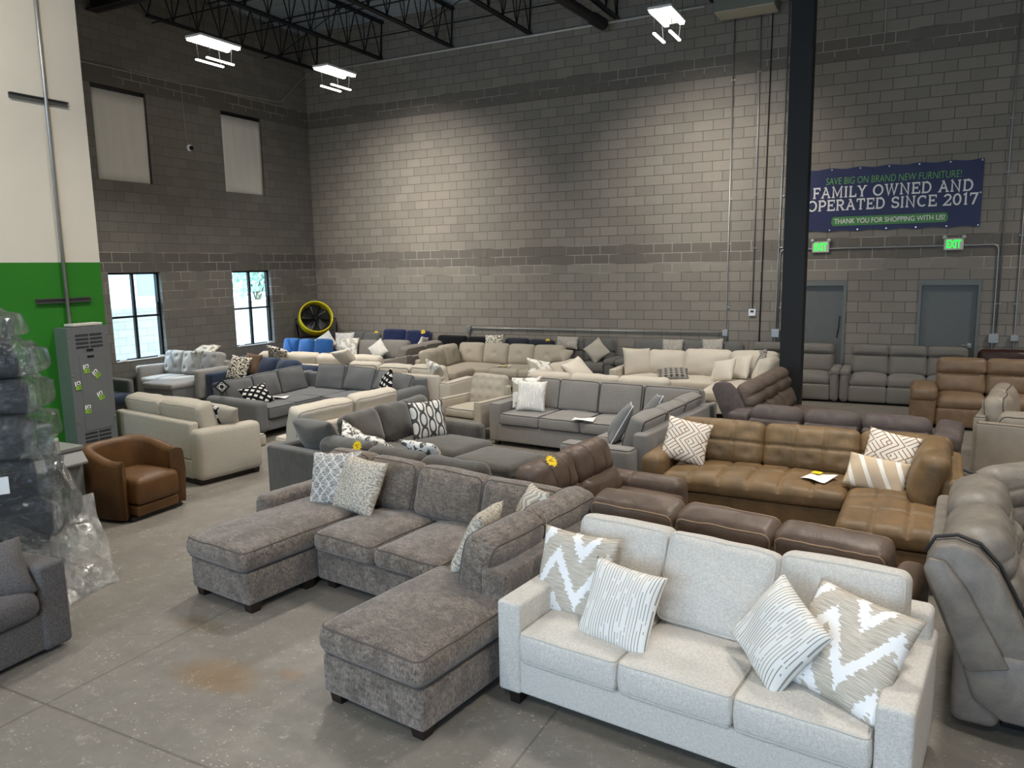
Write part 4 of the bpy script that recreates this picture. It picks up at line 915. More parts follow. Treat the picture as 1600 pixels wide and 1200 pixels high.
# ---- grey taupe leather recliner at the right edge
s = Sofa('reclining_sectional', 'grey taupe leather reclining sectional cut off by the right edge of the picture', 'reclining sofa', 14.72, -11.72, 86, L_GREY); s.detail = (16, 14, 3)
def rec_unit(s, x0, w, t=26, thread=P_DARK):
    k = math.tan(R(t)); y0 = -.12; f = lambda z: y0+(z-.46)*k
    s.box('seat_base', x0, x0+w, -.86, -.16, .06, .32, .04); s.seat(x0, x0+w, -.94, -.26, .32, .52, .05, .09, wr=.007)
    q = ((-.5, 0, .02, .05), (.5, 0, .02, .05))
    s.back(x0+.02, x0+w-.02, f(.44)-.02, .46, .70, .20, t, .06, .08, wr=.006, name='lumbar_cushion', tufts=q, n=(18, 12, 3)); s.back(x0+.02, x0+w-.02, f(.64)-.02, .66, .86, .20, t, .06, .08, wr=.006, name='middle_cushion', tufts=q, n=(18, 12, 3))
    s.back(x0-.004, x0+w+.004, f(.76)+.06, .79, 1.12, .32, t, .035, .12, wr=.007, name='headrest_cushion', chan=(('y', -.2, .012, .012),), n=(18, 16, 4))
def wing(s, x0, w=.12, pr=((-.04, .44), (-.28, .50), (-.20, .70), (-.08, .96), (.02, 1.06), (.12, 1.09), (.22, 1.06), (.26, .98), (.16, .74), (.04, .48))):     # padded outer shell of a recliner back, leaning, in profile
    b = B(); V = [(x0+q, y, z) for q in (0, w) for y, z in pr]; m = len(pr)
    b.add(V, [tuple(range(m)), tuple(range(m, 2*m))[::-1]]+[(i, i+m, (i+1) % m+m, (i+1) % m) for i in range(m)])
    q = b.make('side_wing', s.m, s.r, bevel=.022, smooth=True); q.matrix_local = s.T @ q.matrix_local; return q
def seam(s, x, pr, nm='zip_seam', r=.008): s.put(nm, mk(nm, *tube_data([(x, y, z) for y, z in pr], r, 6)), Matrix.Identity(4), P_DARK)
FR = ((-.30, .52), (-.21, .72), (-.09, .955), (.01, 1.065), (.12, 1.098), (.225, 1.07), (.268, .98))
b = B(); pr = [(.02, .40), (-.16, .46), (.06, .86), (.17, 1.0), (.245, 1.0), (.27, .94), (.16, .70), (.06, .44)]; m = len(pr)
b.add([(q, y, z) for q in (-.035, .02) for y, z in pr], [tuple(range(m)), tuple(range(m, 2*m))[::-1]]+[(i, i+m, (i+1) % m+m, (i+1) % m) for i in range(m)]); b.make('outer_panel', s.m, s.r, bevel=.012, smooth=True)
wing(s, .0, .15); seam(s, .155, FR, r=.011); seam(s, .075, [(y+.006, z+.004) for y, z in FR][:6], 'stitching', .003)
rec_unit(s, .17, .74); rec_unit(s, .92, .74); seam(s, 1.70, FR[:5], r=.012)
s.box('backrest_shell', .03, 1.66, -.14, .10, .06, .60, .06); s.box('upper_shell', .03, 1.66, .06, .20, .5, .92, .06, sh=(0, .42))
b = B(); pr = [(-.95, .17), (-.99, .28), (-.98, .52), (-.02, .52), (.06, .44), (.0, .24), (-.14, .15), (-.86, .14)]; m = len(pr)
b.add([(q, y, z) for q in (-.02, .17) for y, z in pr], [tuple(range(m)), tuple(range(m, 2*m))[::-1]]+[(i, i+m, (i+1) % m+m, (i+1) % m) for i in range(m)]); b.make('arm', s.m, s.r, bevel=.025, smooth=True)
seam(s, -.021, [(-.28, .53), (-.38, .30), (-.38, .15)], 'stitching', .004); seam(s, -.021, [(-.38, .30), (-.70, .295), (-.97, .31)], 'stitching', .003)
s.box('arm_pad', -.035, .19, -1.0, -.27, .51, .66, .07, n=(8, 12, 5), crown=.02, wr=.004, pipe=P_DARK)
s.box('plinth', .22, 1.5, -.62, -.15, 0, .16, .01, mat=M_BLK)
s.at(1.74, -.02, -42); rec_unit(s, 0, .74); s.box('backrest_shell', .0, .74, -.14, .10, .06, .60, .06); s.box('upper_shell', .0, .74, .06, .20, .5, .92, .06, sh=(0, .42)); seam(s, .75, FR, r=.012)
s.at(2.32, -.56, -88); rec_unit(s, 0.02, .7); s.box('backrest_shell', .0, .74, -.14, .10, .06, .60, .06); s.at(0, 0)

# ---- charcoal velvet sectional with ottoman
s = Sofa('sectional_sofa', 'charcoal velvet L shaped sectional behind the chenille sectional', 'sectional sofa', 8.02, -10.12, -8, F_DARK); s.detail = (12, 10, 3)
s.box('base', 0, 2.95, .1, .95, .05, .30, .02); s.box('backrest_frame', 0, 2.95, 0, .16, .03, .70, .04, n=(10, 3, 4)); s.box('backrest_frame', 0, .16, .1, 2.45, .03, .70, .04, n=(3, 8, 4)); s.box('base', .1, .95, .9, 2.45, .05, .3, .02); s.box('base', .8, 1.40, 1.6, 2.34, .05, .28, .03)
s.seat(.2, 1.05, .2, 1.0, .3, .46, .03); s.seat(1.05, 2.0, .2, 1.0, .3, .46, .03); s.seat(2.0, 2.95, .2, 1.0, .3, .46, .03)
s.seat(.2, 1.0, 1.0, 1.62, .3, .46, .03); s.seat(.2, 1.42, 1.60, 2.36, .285, .455, .045, .07)
s.arm(.15, 1.25, -1.0, 0, 0, 0) if False else s.box('arm', .1, 1.16, 2.36, 2.54, .05, .62, .06, bulge=.01, n=(8, 4, 4))
s.at(2.95, 0, 180); [s.back(a, b, -.17, .44, z, .22, 14, .06, .08, wr=.012) for a, b, z in ((.02, .78, .82), (.76, 1.5, .83), (1.5, 2.2, .85))]
s.at(0, 0, 90); [s.back(a, b, -.2, .44, z, .24, t, .06, .08, wr=.012, roll=ro) for a, b, z, t, ro in ((.95, 1.50, .90, 20, 3), (1.48, 2.02, .92, 18, -2), (1.96, 2.42, .93, 16, 4))]
s.at(0, 0)
pillow('large soft charcoal pillow lying at the near corner of the charcoal sectional', 8.60, -9.90, .80, 166, 24, F_DARK, .74, .42, .26, roll=-3)
pillow('chain link patterned pillow with dark edge on the charcoal sectional chaise', 8.93, -8.22, .70, 62, 20, C_CHAIN, .50, t=.17, roll=0, pipe=P_DARK)
pillow('grey and white swirl pillow sunk behind the large charcoal pillow', 8.98, -9.72, .74, 120, 40, C_SWIRL, .46, t=.16, roll=12)
pillow('grey and white swirl pillow lying flattest, right of its twin behind the chenille sectional', 9.28, -9.72, .70, 160, 55, C_SWIRL, .50, t=.16)
pillow('grey and white swirl pillow of the charcoal sectional nearest the square ottoman', 10.08, -10.0, .72, 172, 35, C_SWIRL, .48, t=.15)
s = Sofa('ottoman', 'square charcoal velvet ottoman beside the charcoal sectional', 'ottoman', 10.17, -8.66, -10, F_DARK)
s.box('base', -.42, .42, -.36, .36, .06, .30, .03); s.seat(-.43, .43, -.37, .37, .30, .45, .025, .06); s.feet([(-.36, -.3), (.36, -.3), (-.36, .3), (.36, .3)], .06)

# ---- cream sofa back to back with it
s = Sofa('sofa', 'cream sofa standing back to back with the charcoal sectional', 'sofa', 8.02, -10.12, 268-10+3, F_CREAM2); s.detail = (10, 8, 3)
s.r.location = (8.16, -7.42, 0); s.r.rotation_euler = (0, 0, R(-97))
s.run(1.55, .9, 2, .16, bsplit=[.16, 1.0, 1.96], base0=.08, bh=.74, ctop=.97, bt=.13, ct=.22, pipe=P_PALE, wr=.012); s.arm(-.02, .16, .88, .62); s.arm(1.68, 1.80, .40, .54, .08, .05)

# ---- oatmeal loveseat seen from behind
s = Sofa('loveseat', 'oatmeal tweed loveseat seen from behind next to the tan barrel chair', 'loveseat', 6.68, -9.90, 171, F_OAT); s.detail = (12, 10, 4)
s.run(1.62, .92, 2, .12, base0=.07, bh=.72, bt=.14, ctop=.92, ct=.24, tilt=12, pipe=P_GREY, wr=.012, r=.1) if False else s.run(1.80, 1.0, 2, .16, base0=.07, bh=.78, bt=.14, ctop=.99, ct=.26, tilt=12, pipe=P_PALE, wr=.012)
for x0 in (-.03, 1.95): s.box('arm', x0, x0+.22, -.90, .0, .06, .69, .065, n=(6, 10, 6), bulge=.01, lean=.02)
s.box('seat_cushion', .03, .16, -1.02, -.86, .31, .48, .04, pipe=P_GREY); s.box('skirt_plinth', .04, 2.0, -.8, -.02, .0, .07, .01, mat=M_FOOT)
s.feet([(.06, -.82), (2.05, -.82)], .075, .09)
pillow('plain oatmeal pillow leaning at the open end of the oatmeal loveseat', 6.50, -9.36, .76, 200, 38, F_OAT, .50, t=.18, roll=14)
pillow('black and white pillow squeezed between the oatmeal loveseat cushion and its plain pillow', 6.36, -9.46, .76, 190, 24, C_BW, .46, t=.12, roll=8)

# ---- tan barrel chair
s = Sofa('barrel_chair', 'tan cognac leather barrel chair beside the grey electrical panel', 'armchair', 6.78, -10.86, 92, L_CHAIR); s.detail = (12, 12, 4)
def barrel():
    V = []; F = []; n = 44; m = 0; ro, ri = .42, .30
    prof = None; rows = []
    for i in range(n+1):
        a = R(-40+260*i/n); c = math.cos(a); q = math.sin(a)
        top = .665+.115*max(0, min(1, (q+.35)/1.1))**1.0; sq = 1/max(abs(c)**6+abs(q)**6, 1e-6)**(1/6.); k = .35*1+.65*min(sq, 1.22)
        ro2, ri2 = .45*k, .32*k
        pr = [(ri2, .20), (ri2+.004, .45), (ri2+.0, top-.06), (ri2+.02, top-.015), ((ri2+ro2)/2, top), (ro2-.015, top-.012), (ro2, top-.05), (ro2+.012, .4), (ro2-.01, .04), (ri2, .04)]
        rows.append([(r*c, r*q, z) for r, z in pr])
    m = len(rows[0])
    for r in rows: V += r
    for i in range(n):
        for j in range(m): F.append((i*m+j, (i+1)*m+j, (i+1)*m+(j+1) % m, i*m+(j+1) % m))
    F.append(tuple(range(m))[::-1]); F.append(tuple(n*m+j for j in range(m)))
    return mk('barrel_shell', V, F)
o = s.put('barrel_shell', barrel(), Matrix.Identity(4)); o.data.polygons[-1].use_smooth = False; o.data.polygons[-2].use_smooth = False
s.box('apron', -.27, .27, -.36, .2, .04, .16, .03); s.seat(-.275, .275, -.385, .26, .165, .445, .03, .055); s.box('plinth', -.33, .33, -.33, .33, 0, .045, .01, mat=M_BLK)

# ---- cool grey sectional left of centre
s = Sofa('sectional_sofa', 'cool grey L shaped sectional with dark piping and a diamond hang tag', 'sectional sofa', 4.28, -7.62, 0, F_GREY2); s.detail = (10, 10, 3)
s.box('base', .05, 1.16, .12, 2.3, .12, .30, .02); s.box('base', 1.1, 2.65, 1.32, 2.3, .12, .30, .02)
s.box('backrest_frame', 0, .15, .1, 2.38, .10, .76, .04, n=(3, 8, 4)); s.box('backrest_frame', 0, 2.7, 2.22, 2.38, .10, .74, .04, n=(8, 3, 4))
s.box('arm', 0.02, 1.2, -.1, .14, .10, .63, .09, n=(10, 6, 6), lean=-.05, leanx=-.03); s.box('arm', 2.52, 2.76, 1.22, 2.3, .10, .63, .09, n=(6, 10, 6))
for a, b in ((.15, .75), (.75, 1.36)): s.seat(.2, 1.2, a, b, .3, .485, .02, .035, pipe=P_DARK)
s.seat(.2, 1.2, 1.36, 2.2, .3, .485, .02, .035, pipe=P_DARK); s.seat(1.2, 1.86, 1.30, 2.2, .3, .485, .02, .035, pipe=P_DARK); s.seat(1.86, 2.52, 1.30, 2.2, .3, .485, .02, .035, pipe=P_DARK)
s.at(0, 0, 90); [s.back(a, b, -.17, .46, z, .2, 17, .04, .05, pipe=P_DARK, wr=.01) for a, b, z in ((.12, .72, .86), (.72, 1.32, .88), (1.32, 1.98, .90))]
s.at(0, 2.38); [s.back(a, b, -.2, .46, z, .2, t, .05, .05, pipe=P_DARK, wr=.012, roll=ro) for a, b, z, t, ro in ((.45, 1.1, .92, 20, 0), (1.1, 1.75, .90, 24, -3), (1.72, 2.5, .84, 34, -5))]; s.at(0, 0)
s.feet([(.1, -.02), (1.1, -.02), (2.68, 1.3)], .10, .07)
pillow('black and white geometric pillow lying by the near arm of the cool grey sectional', 4.95, -7.22, .62, 60, 48, C_BW, .46, .40, .15, roll=12)
pillow('black and white geometric pillow propped at the far arm of the cool grey sectional', 6.52, -5.85, .68, -35, 20, C_BW, .44, t=.14, roll=35)
t_ = B().box(-.09, .09, -.004, .004, -.09, .09, Matrix.Rotation(R(45), 4, 'Y')).make('hang_tag', plain('black_card', '#17171a', .5), loc=(4.62, -7.62, .80), rot=(0, 0, R(38)))
tag(t_, 'black diamond shaped hang tag on the end of the cool grey sectional', 'hang tag')
B().tube([(.075*math.cos(R(a)), -.006, .075*math.sin(R(a))) for a in (0, 90, 180, 270)], .006, 5, True).tube([(.04*math.cos(R(a)), -.006, .04*math.sin(R(a))) for a in range(0, 360, 30)], .006, 5, True).make('white_diamond_print', M_WHT, t_)
paper('white sheet lying on the seat of the cool grey sectional', 5.0, -6.75, .515, 20, .26, .16)
# cream sofa backing on to it
s = Sofa('sofa', 'cream sofa facing away just beyond the cool grey sectional', 'sofa', 7.30, -5.12, 180, F_CREAM); s.detail = (10, 8, 3)
s.run(2.1, .92, 3, .2, base0=.08, bh=.76, bt=.14, ctop=.90, ct=.22, pipe=P_GREY, wr=.012); s.arm(-.02, .2, .95, .64, .08, .05, pipe=P_GREY); s.arm(2.3, 2.5, .95, .64, .08, .05)
pillow('cream pillow leaning out at the end of the cream sofa behind the cool grey sectional', 6.93, -4.92, .78, 150, 22, C_LEAF2, .46, t=.16, roll=10)

# ---- window side: pale sofa with chaise, navy sofa, tufted bench
s = Sofa('sofa', 'pale grey tufted sofa with chaise sunlit under the first low window', 'sofa', .12, -4.95, 0, F_SILV); s.detail = (16, 14, 3)
s.box('base', .05, 1.85, -.85, -.05, .14, .38, .03); s.box('backrest_frame', .05, 1.85, -.14, 0, .14, .82, .04)
s.arm(0, .16, .88, .72, .14, .06, lean=-.03); s.arm(1.72, 1.90, .88, .72, .14, .06)
s.seat(.17, .85, -.88, -.14, .36, .50, .02, .04); s.box('chaise_box', .86, 1.70, -1.36, -.3, .14, .40, .03, mat=F_GREY2); s.seat(.85, 1.71, -1.38, -.14, .38, .50, .02, .04)
for i in range(3): s.back(.13+i*.545, .13+(i+1)*.545, -.13, .50, .99, .2, 15, .05, .06, tufts=tf(2, 2, .03), n=(16, 14, 3))
s.feet([(.92, -1.28), (1.62, -1.28), (.1, -.8), (1.8, -.8)], .14, .05)
pillow('white leaf print pillow lying on top of the pale tufted sofa back', 1.32, -5.0, 1.02, 10, 70, C_LEAF2, .50, .36, .14)
s = Sofa('sofa', 'slate navy sofa with loose back cushions just behind the cool grey sectional', 'sofa', 2.14, -4.86, -4, F_NAVY); s.detail = (10, 10, 3)
s.run(1.86, .9, 3, .2, base0=.07, bh=.66, bt=.14, backs=False); s.arm(0, .2, .9, .65, .06, .04); 
for a, b, z, t in ((.2, .78, .95, 20), (.78, 1.32, .94, 20), (1.30, 1.84, .92, 22), (1.78, 2.32, .86, 34)): s.back(a, b, -.16, .47, z, .22, t, .07, .08, wr=.012)
pillow('cream pillow with black animal markings on the slate navy sofa', 2.66, -5.42, .74, 6, 24, C_LEO, .50, t=.15, roll=-6)
pillow('plain brown pillow behind the animal print pillow on the slate navy sofa', 2.82, -5.22, .80, 0, 22, fabric('brown_pillow_cloth', '#5b4635', '#6b5544', 160), .44, t=.14, roll=-4)
s = Sofa('tufted_bench', 'small navy tufted lounge bench in front of the first low window', 'bench', .88, -6.96, -6, F_NAVY); s.detail = (14, 10, 3)
s.box('base', 0, 1.02, -.86, 0, .12, .32, .02, mat=plain('dark_bench_base', '#1d1a1c', .6)); s.seat(0, 1.03, -.88, -.08, .31, .46, .02, .04, tufts=tf(4, 3, .025), n=(22, 16, 3)); s.box('backrest', .05, .86, -.12, .0, .3, .70, .05, n=(8, 3, 5), mat=F_GREY2); s.feet([(.06, -.8), (.96, -.8), (.06, -.06), (.96, -.06)], .12, .05)
s = Sofa('sofa', 'long cream sofa facing away behind the slate navy sofa', 'sofa', 5.35, -4.38, 180, F_CREAM); s.detail = (9, 8, 3)
s.run(3.2, .9, 4, .18, base0=.08, bh=.72, bt=.14, ctop=.93, ct=.24, tilt=18, wr=.014); s.arm(0, .2, .9, .64); s.arm(3.36, 3.56, .9, .64)
pillow('cream pillow with dark stitched circles lying on the far cream sofa', 2.6, -4.28, .90, 190, 40, C_LEO, .46, .4, .14, roll=20)
pillow('plain cream pillow slumped on the far cream sofa back near the grey sofa', 4.4, -4.3, .90, 190, 45, C_CRM, .46, .4, .14, roll=-14)

# ---- blue sofa and the fan corner
s = Sofa('sofa', 'bright blue three seat sofa in the far corner, its left end in sunlight', 'sofa', .22, -1.42, 4, F_BLUE); s.detail = (8, 8, 3)
s.run(1.45, .85, 3, .06, base0=.1, bh=.7, bt=.12, ctop=.93, ct=.2, crown=.05); s.arm(-.05, .1, .84, .60); s.arm(1.36, 1.52, .84, .62, .1, .06)
pillow('white dotted pillow on edge between the blue sofa and the grey sofa', 1.52, -1.52, .86, 20, 22, C_PALE, .44, t=.13, roll=35)
s = empty('wooden_crate', (.64, -.72, 0)); tag(s, 'rough wooden crate holding up the yellow drum fan', 'crate')
M_WOOD = plain('rough_pine', '#7a5a3a', .8, var=.25)
for i in range(6): B().box(-.55, .55, -.36, -.34, .02+i*.14, .14+i*.14).box(.53, .55, -.34, .36, .02+i*.14, .14+i*.14).make('plank', M_WOOD, s)
B().box(-.55, .55, -.36, .36, .83, .86).make('lid', M_WOOD, s); B().box(-.52, .52, -.33, .35, .01, .83).make('inner_box', M_WOOD, s)
f = empty('drum_fan', (.55, -.74, .86)); tag(f, 'yellow drum fan with black blades on a crate in the far corner', 'fan')
M_YEL = plain('yellow_enamel', '#d8c712', .4)
tilt = Matrix.Translation((0, 0, .52)) @ Matrix.Rotation(R(52), 4, 'Z') @ Matrix.Rotation(R(66), 4, 'X')
q = B().lathe([(.40, -.13), (.42, -.15), (.44, -.13), (.44, .13), (.42, .15), (.40, .13), (.40, -.13)], 40).make('drum', M_YEL, f, smooth=True); q.matrix_local = tilt
b = B()
for r in np.linspace(.07, .40, 9): b.tube([(r*math.cos(a), r*math.sin(a), .12-.0*r) for a in np.linspace(0, 2*math.pi, 37)[:-1]], .0025, 4, True)
for k in range(8): b.tube([(0, 0, .12), (.4*math.cos(k*math.pi/4), .4*math.sin(k*math.pi/4), .12)], .004, 4)
q = b.make('grille', M_BLK, f); q.matrix_local = tilt
M_BLADE = plain('dark_blade', '#2b2b2d', .3, .5)
for k in range(5):
    V = []; 
    for i in range(6):
        for j in range(6):
            r = .06+.32*i/5; a = (j/5-.5)*(1.05-.25*i/5); V.append((r*math.cos(a), r*math.sin(a), .06*(j/5-.5)))
    q = B().add(V, [(i*6+j, (i+1)*6+j, (i+1)*6+j+1, i*6+j+1) for i in range(5) for j in range(5)]).make('blade', M_BLADE, f, smooth=True); q.modifiers.new('s', 'SOLIDIFY').thickness = .004
    q.matrix_local = tilt @ Matrix.Rotation(R(72*k+15), 4, 'Z')
q = B().lathe([(0, .08), (.05, .07), (.06, .0), (.06, -.1), (0, -.1)], 18).make('motor_hub', M_BLK, f, smooth=True); q.matrix_local = tilt
q = B().lathe([(.39, -.12), (.0, -.121)], 30).make('rear_screen'.replace('rear_', 'mesh_'), plain('fan_shadow_mesh', '#1a1a1b', .7), f); q.matrix_local = tilt  # solid dark disc closing the back of the drum
b = B(); rz = Matrix.Rotation(R(33), 4, 'Z')
for s_ in (-1, 1): b.tube([rz@Vector((s_*.50, -.28, .02)), rz@Vector((s_*.52, 0, .50)), rz@Vector((s_*.50, .26, .02))], .016, 8).tube([rz@Vector((s_*.44, 0, .52)), rz@Vector((s_*.53, 0, .50))], .02, 8)
b.tube([rz@Vector((-.5, -.28, .02)), rz@Vector((.5, -.28, .02))], .016, 8).tube([rz@Vector((-.5, .26, .02)), rz@Vector((.5, .26, .02))], .016, 8).make('stand', M_BLK, f)
# ---- grey sofa with return, by the fan
s = Sofa('sectional_sofa', 'light grey sofa with a return at its right standing near the corner fan', 'sectional sofa', 1.62, -.98, 0, F_GREY); s.detail = (9, 9, 3)
s.run(2.05, .9, 3, .16, base0=.1, bh=.72, bt=.14, ctop=.92, ct=.2, bsplit=[.16, .75, 1.42, 2.2]); s.arm(0, .16, .88, .62); s.arm(2.2, 2.38, .88, .60)
pillow('pale speckled pillow at the left end of the light grey sofa by the fan', 1.86, -1.22, .84, 20, 18, C_PALE, .50, t=.15)
pillow('white pillow with broad taupe stripes upright on the grey sofa by the fan', 2.22, -1.50, .74, 12, 20, C_STRW, .50, t=.15)
pillow('white pinstriped pillow standing on its point on the grey sofa by the fan', 3.16, -1.58, .72, 8, 18, C_DASH, .42, t=.14, roll=38)
s = Sofa('loveseat', 'taupe linen loveseat turned sideways with its sloped arm toward the tufted sectional', 'loveseat', 4.92, -.78, 262, F_TAUPE); s.detail = (9, 9, 3)
s.r.location = (4.80, -.95, 0); s.r.rotation_euler = (0, 0, R(-90))
s.run(1.5, .9, 2, .1, base0=.1, bh=.74, bt=.14, ctop=.94, ct=.24, pipe=P_GREY); s.arm(0, .14, .9, .62); s.arm(1.60, 1.80, .86, .68, .1, .03, lean=.22)
pillow('white pillow leaning at the far end of the taupe linen loveseat', 4.28, -1.4, .84, -80, 22, C_DASH, .44, t=.14, roll=10)

# ---- row against the long wall
s = Sofa('sofa', 'grey green sofa against the long wall, mostly hidden behind the light grey sofa', 'sofa', .95, -.14, 0, F_RECD); s.detail = (8, 8, 3)
s.r.location = (1.3, -.08, 0); s.run(1.0, .7, 2, base0=.1, bh=.8, ctop=1.02, crown=.03)
star('yellow price tag on the grey green sofa by the fan corner', 2.2, -.36, 1.0, 20, 10, .06)
s = Sofa('sofa', 'deep navy velvet sofa against the long wall with two tall back cushions', 'sofa', 2.42, -.08, 0, F_NAVY2); s.detail = (9, 9, 3)
s.run(1.42, .85, 2, base0=.1, bh=.8, ctop=1.10, ct=.22, wr=.012)
star('round yellow price tag on the deep navy velvet sofa', 3.68, -.42, 1.06, 10, 12, .065)
s = Sofa('sofa', 'black velvet sofa against the long wall below the end of the low conduit', 'sofa', 4.06, -.1, 0, F_BLACK); s.detail = (9, 9, 3)
s.run(1.7, .8, 2, base0=.06, bh=.9, ctop=.98, ct=.16, tilt=8, crown=.01, r=.03)
star('yellow price tag on the right shoulder of the black velvet sofa', 5.60, -.42, .95, 8, 10, .06)
s = Sofa('sofa', 'charcoal blue sofa against the long wall behind the beige tufted sectional', 'sofa', 5.94, -.1, 0, F_CHAR); s.detail = (9, 9, 3)
s.run(1.26, .8, 2, base0=.06, bh=.86, ctop=.96, ct=.18, tilt=9, crown=.02)
star('yellow price tag on the right end of the charcoal blue sofa', 7.06, -.42, .93, 8, 10, .06)
pillow('black and cream striped pillow between the black sofa and the charcoal sofa', 5.78, -.62, .90, 0, 20, C_BWF, .50, .34, .14, roll=3)
def rec_sofa(s, L, n, arms=(1, 1), D=.92, aw=.2, top=1.02, seg2=.70, t=14, pipe=None, arm_h=.60, bz=.04, pad=.09):
    s.box('plinth', .1, L-.1, -D+.2, -.1, 0, bz+.01, .005, mat=M_BLK)
    x0 = aw if arms[0] else 0; w = (L-x0-(aw if arms[1] else 0))/n
    s.box('base', x0, x0+w*n, -D+.1, -.05, bz, .3, .02); s.box('backrest_shell', x0, x0+w*n, -.16, 0, bz, top-.12, .05, n=(6, 3, 4))
    for i in range(n):
        a, b = x0+w*i, x0+w*(i+1)
        s.back(a, b, -.2, .47, seg2+.04, .2, t, .05, .07, name='lumbar_cushion', wr=.005); s.back(a, b, -.2+.26*math.sin(R(t)), seg2, top, .22, t, .04, .07, name='headrest_cushion', wr=.006, pipe=pipe)
        s.seat(a, b, -D, -.25, .31, .50, .05, .075, wr=.005); s.box('footrest', a+.006, b-.006, -D-.01, -D+.09, bz, .335, .035, bulge=.01, n=(6, 3, 4))
    for k, q in enumerate(arms):
        if q:
            xa = 0 if k == 0 else L-aw
            s.box('arm', xa, xa+aw, -D-.02, -.05, bz-.02, arm_h, .085, n=(6, 10, 6), bulge=.012, wr=.004)
            s.box('arm_pad', xa-.012, xa+aw+.012, -D-.03-(pad-.09)*.6, -.12, arm_h-pad, arm_h+.03+(pad-.09)*.3, pad*.55, n=(6, 10, 4), crown=.015, wr=.004)
    return s
s = Sofa('reclining_loveseat', 'grey recliner pair against the long wall behind the beige tufted sectional', 'loveseat', 7.22, -.1, 0, F_RECD); s.detail = (9, 8, 3)
rec_sofa(s, 1.62, 2, (0, 1), aw=.22, top=1.0)
pillow('grey flecked pillow lying level on the grey recliner pair', 7.6, -.58, .92, 0, 20, C_SPK, .54, .3, .14)
pillow('grey flecked pillow standing on its point on the grey recliner pair', 8.36, -.72, .78, 18, 16, C_SHAG, .44, t=.14, roll=38)
s = Sofa('reclining_sofa', 'grey recliner sofa against the long wall behind the cream sectional', 'sofa', 8.88, -.1, 0, F_RECD); s.detail = (9, 8, 3)
rec_sofa(s, 2.5, 3, (1, 0), aw=.2, top=1.0)
pillow('grey flecked pillow near the middle of the recliner sofa behind the cream sectional', 9.98, -.55, .90, 6, 20, C_SPK, .46, .34, .14)
pillow('grey flecked pillow toward the column on the recliner sofa behind the cream sectional', 10.80, -.52, .92, -4, 20, C_SPK, .46, .34, .14, roll=4)
s = Sofa('reclining_loveseat', 'grey cloth recliner loveseat half hidden behind the black column', 'loveseat', 11.58, -.1, 0, F_REC); s.detail = (9, 8, 3)
rec_sofa(s, 1.66, 2, (0, 1), aw=.15, seg2=.82)
s = Sofa('reclining_sofa', 'grey cloth recliner sofa standing in front of the door with the lever handle', 'sofa', 13.26, -.1, 0, F_REC); s.detail = (9, 8, 3)
rec_sofa(s, 2.05, 3, (1, 0), aw=.15, seg2=.82)
s = Sofa('sofa', 'oxblood brown leather sofa against the long wall at the right edge', 'sofa', 15.48, -.1, 0, L_OX); s.detail = (9, 8, 3)
rec_sofa(s, 1.9, 2, (0, 0), top=1.0)
s = Sofa('reclining_sofa', 'mid brown leather recliner sofa with a padded left arm at the right edge', 'sofa', 14.42, -1.96, 0, L_MID); s.detail = (10, 10, 3)
rec_sofa(s, 2.4, 3, (1, 0), aw=.36, top=1.04, arm_h=.60, t=13, seg2=.78, pad=.17)

# ---- beige tufted sectional
s = Sofa('sectional_sofa', 'beige tufted L shaped sectional in the middle distance below the low conduit', 'sectional sofa', 5.02, -2.78, 0, F_BEIGE); s.detail = (14, 12, 3)
s.box('base', .1, 1.0, .0, 1.7, .1, .3, .02); s.box('base', .9, 2.85, .72, 1.7, .1, .3, .02); s.box('backrest_frame', 0, .16, -.02, 1.75, .1, .7, .05, n=(3, 8, 4)); s.box('backrest_frame', 0, 2.85, 1.6, 1.75, .1, .72, .04, n=(8, 3, 4))
s.box('arm', 2.82, 3.05, .62, 1.7, .08, .64, .04, n=(6, 8, 5), chan=(), pipe=P_GREY)
b_ = B()
for y in (.8, 1.0, 1.2, 1.4):
    for z in (.28, .44): b_.box(3.05, 3.062, y-.015, y+.015, z-.015, z+.015)
b_.make('button', P_GREY, s.r)
s.seat(.16, 1.05, -.04, .74, .3, .48, .035, .06); s.seat(.16, 1.4, .72, 1.6, .3, .48, .03, .06); s.seat(1.4, 2.1, .66, 1.6, .3, .48, .035, .06); s.seat(2.1, 2.82, .66, 1.6, .3, .48, .035, .06)
s.at(0, 0, 90); [s.back(a, b, -.16, .46, z, .22, 15, .06, .08, tufts=((0, 0, .03, .04),), n=(14, 12, 3), wr=.008) for a, b, z in ((.0, .72, .90), (.72, 1.36, .93))]
s.at(0, 1.75); [s.back(a, b, -.16, .46, .93, .22, 15, .06, .08, tufts=((0, 0, .03, .04),), n=(14, 12, 3), wr=.008) for a, b in ((.2, .85), (.85, 1.48), (1.48, 2.1), (2.1, 2.8))]; s.at(0, 0)
pillow('round ended beige bolster pillow on the right arm of the beige tufted sectional', 7.92, -1.62, .74, -40, 50, F_BEIGE, .55, .34, .26, roll=10)
q_ = paper('paper with a yellow patch on the seat of the beige tufted sectional', 6.7, -1.9, .52, 10, .3, .2)
B().box(.0, .11, -.08, .0, .019, .022).make('yellow_print', M_STAR, q_)

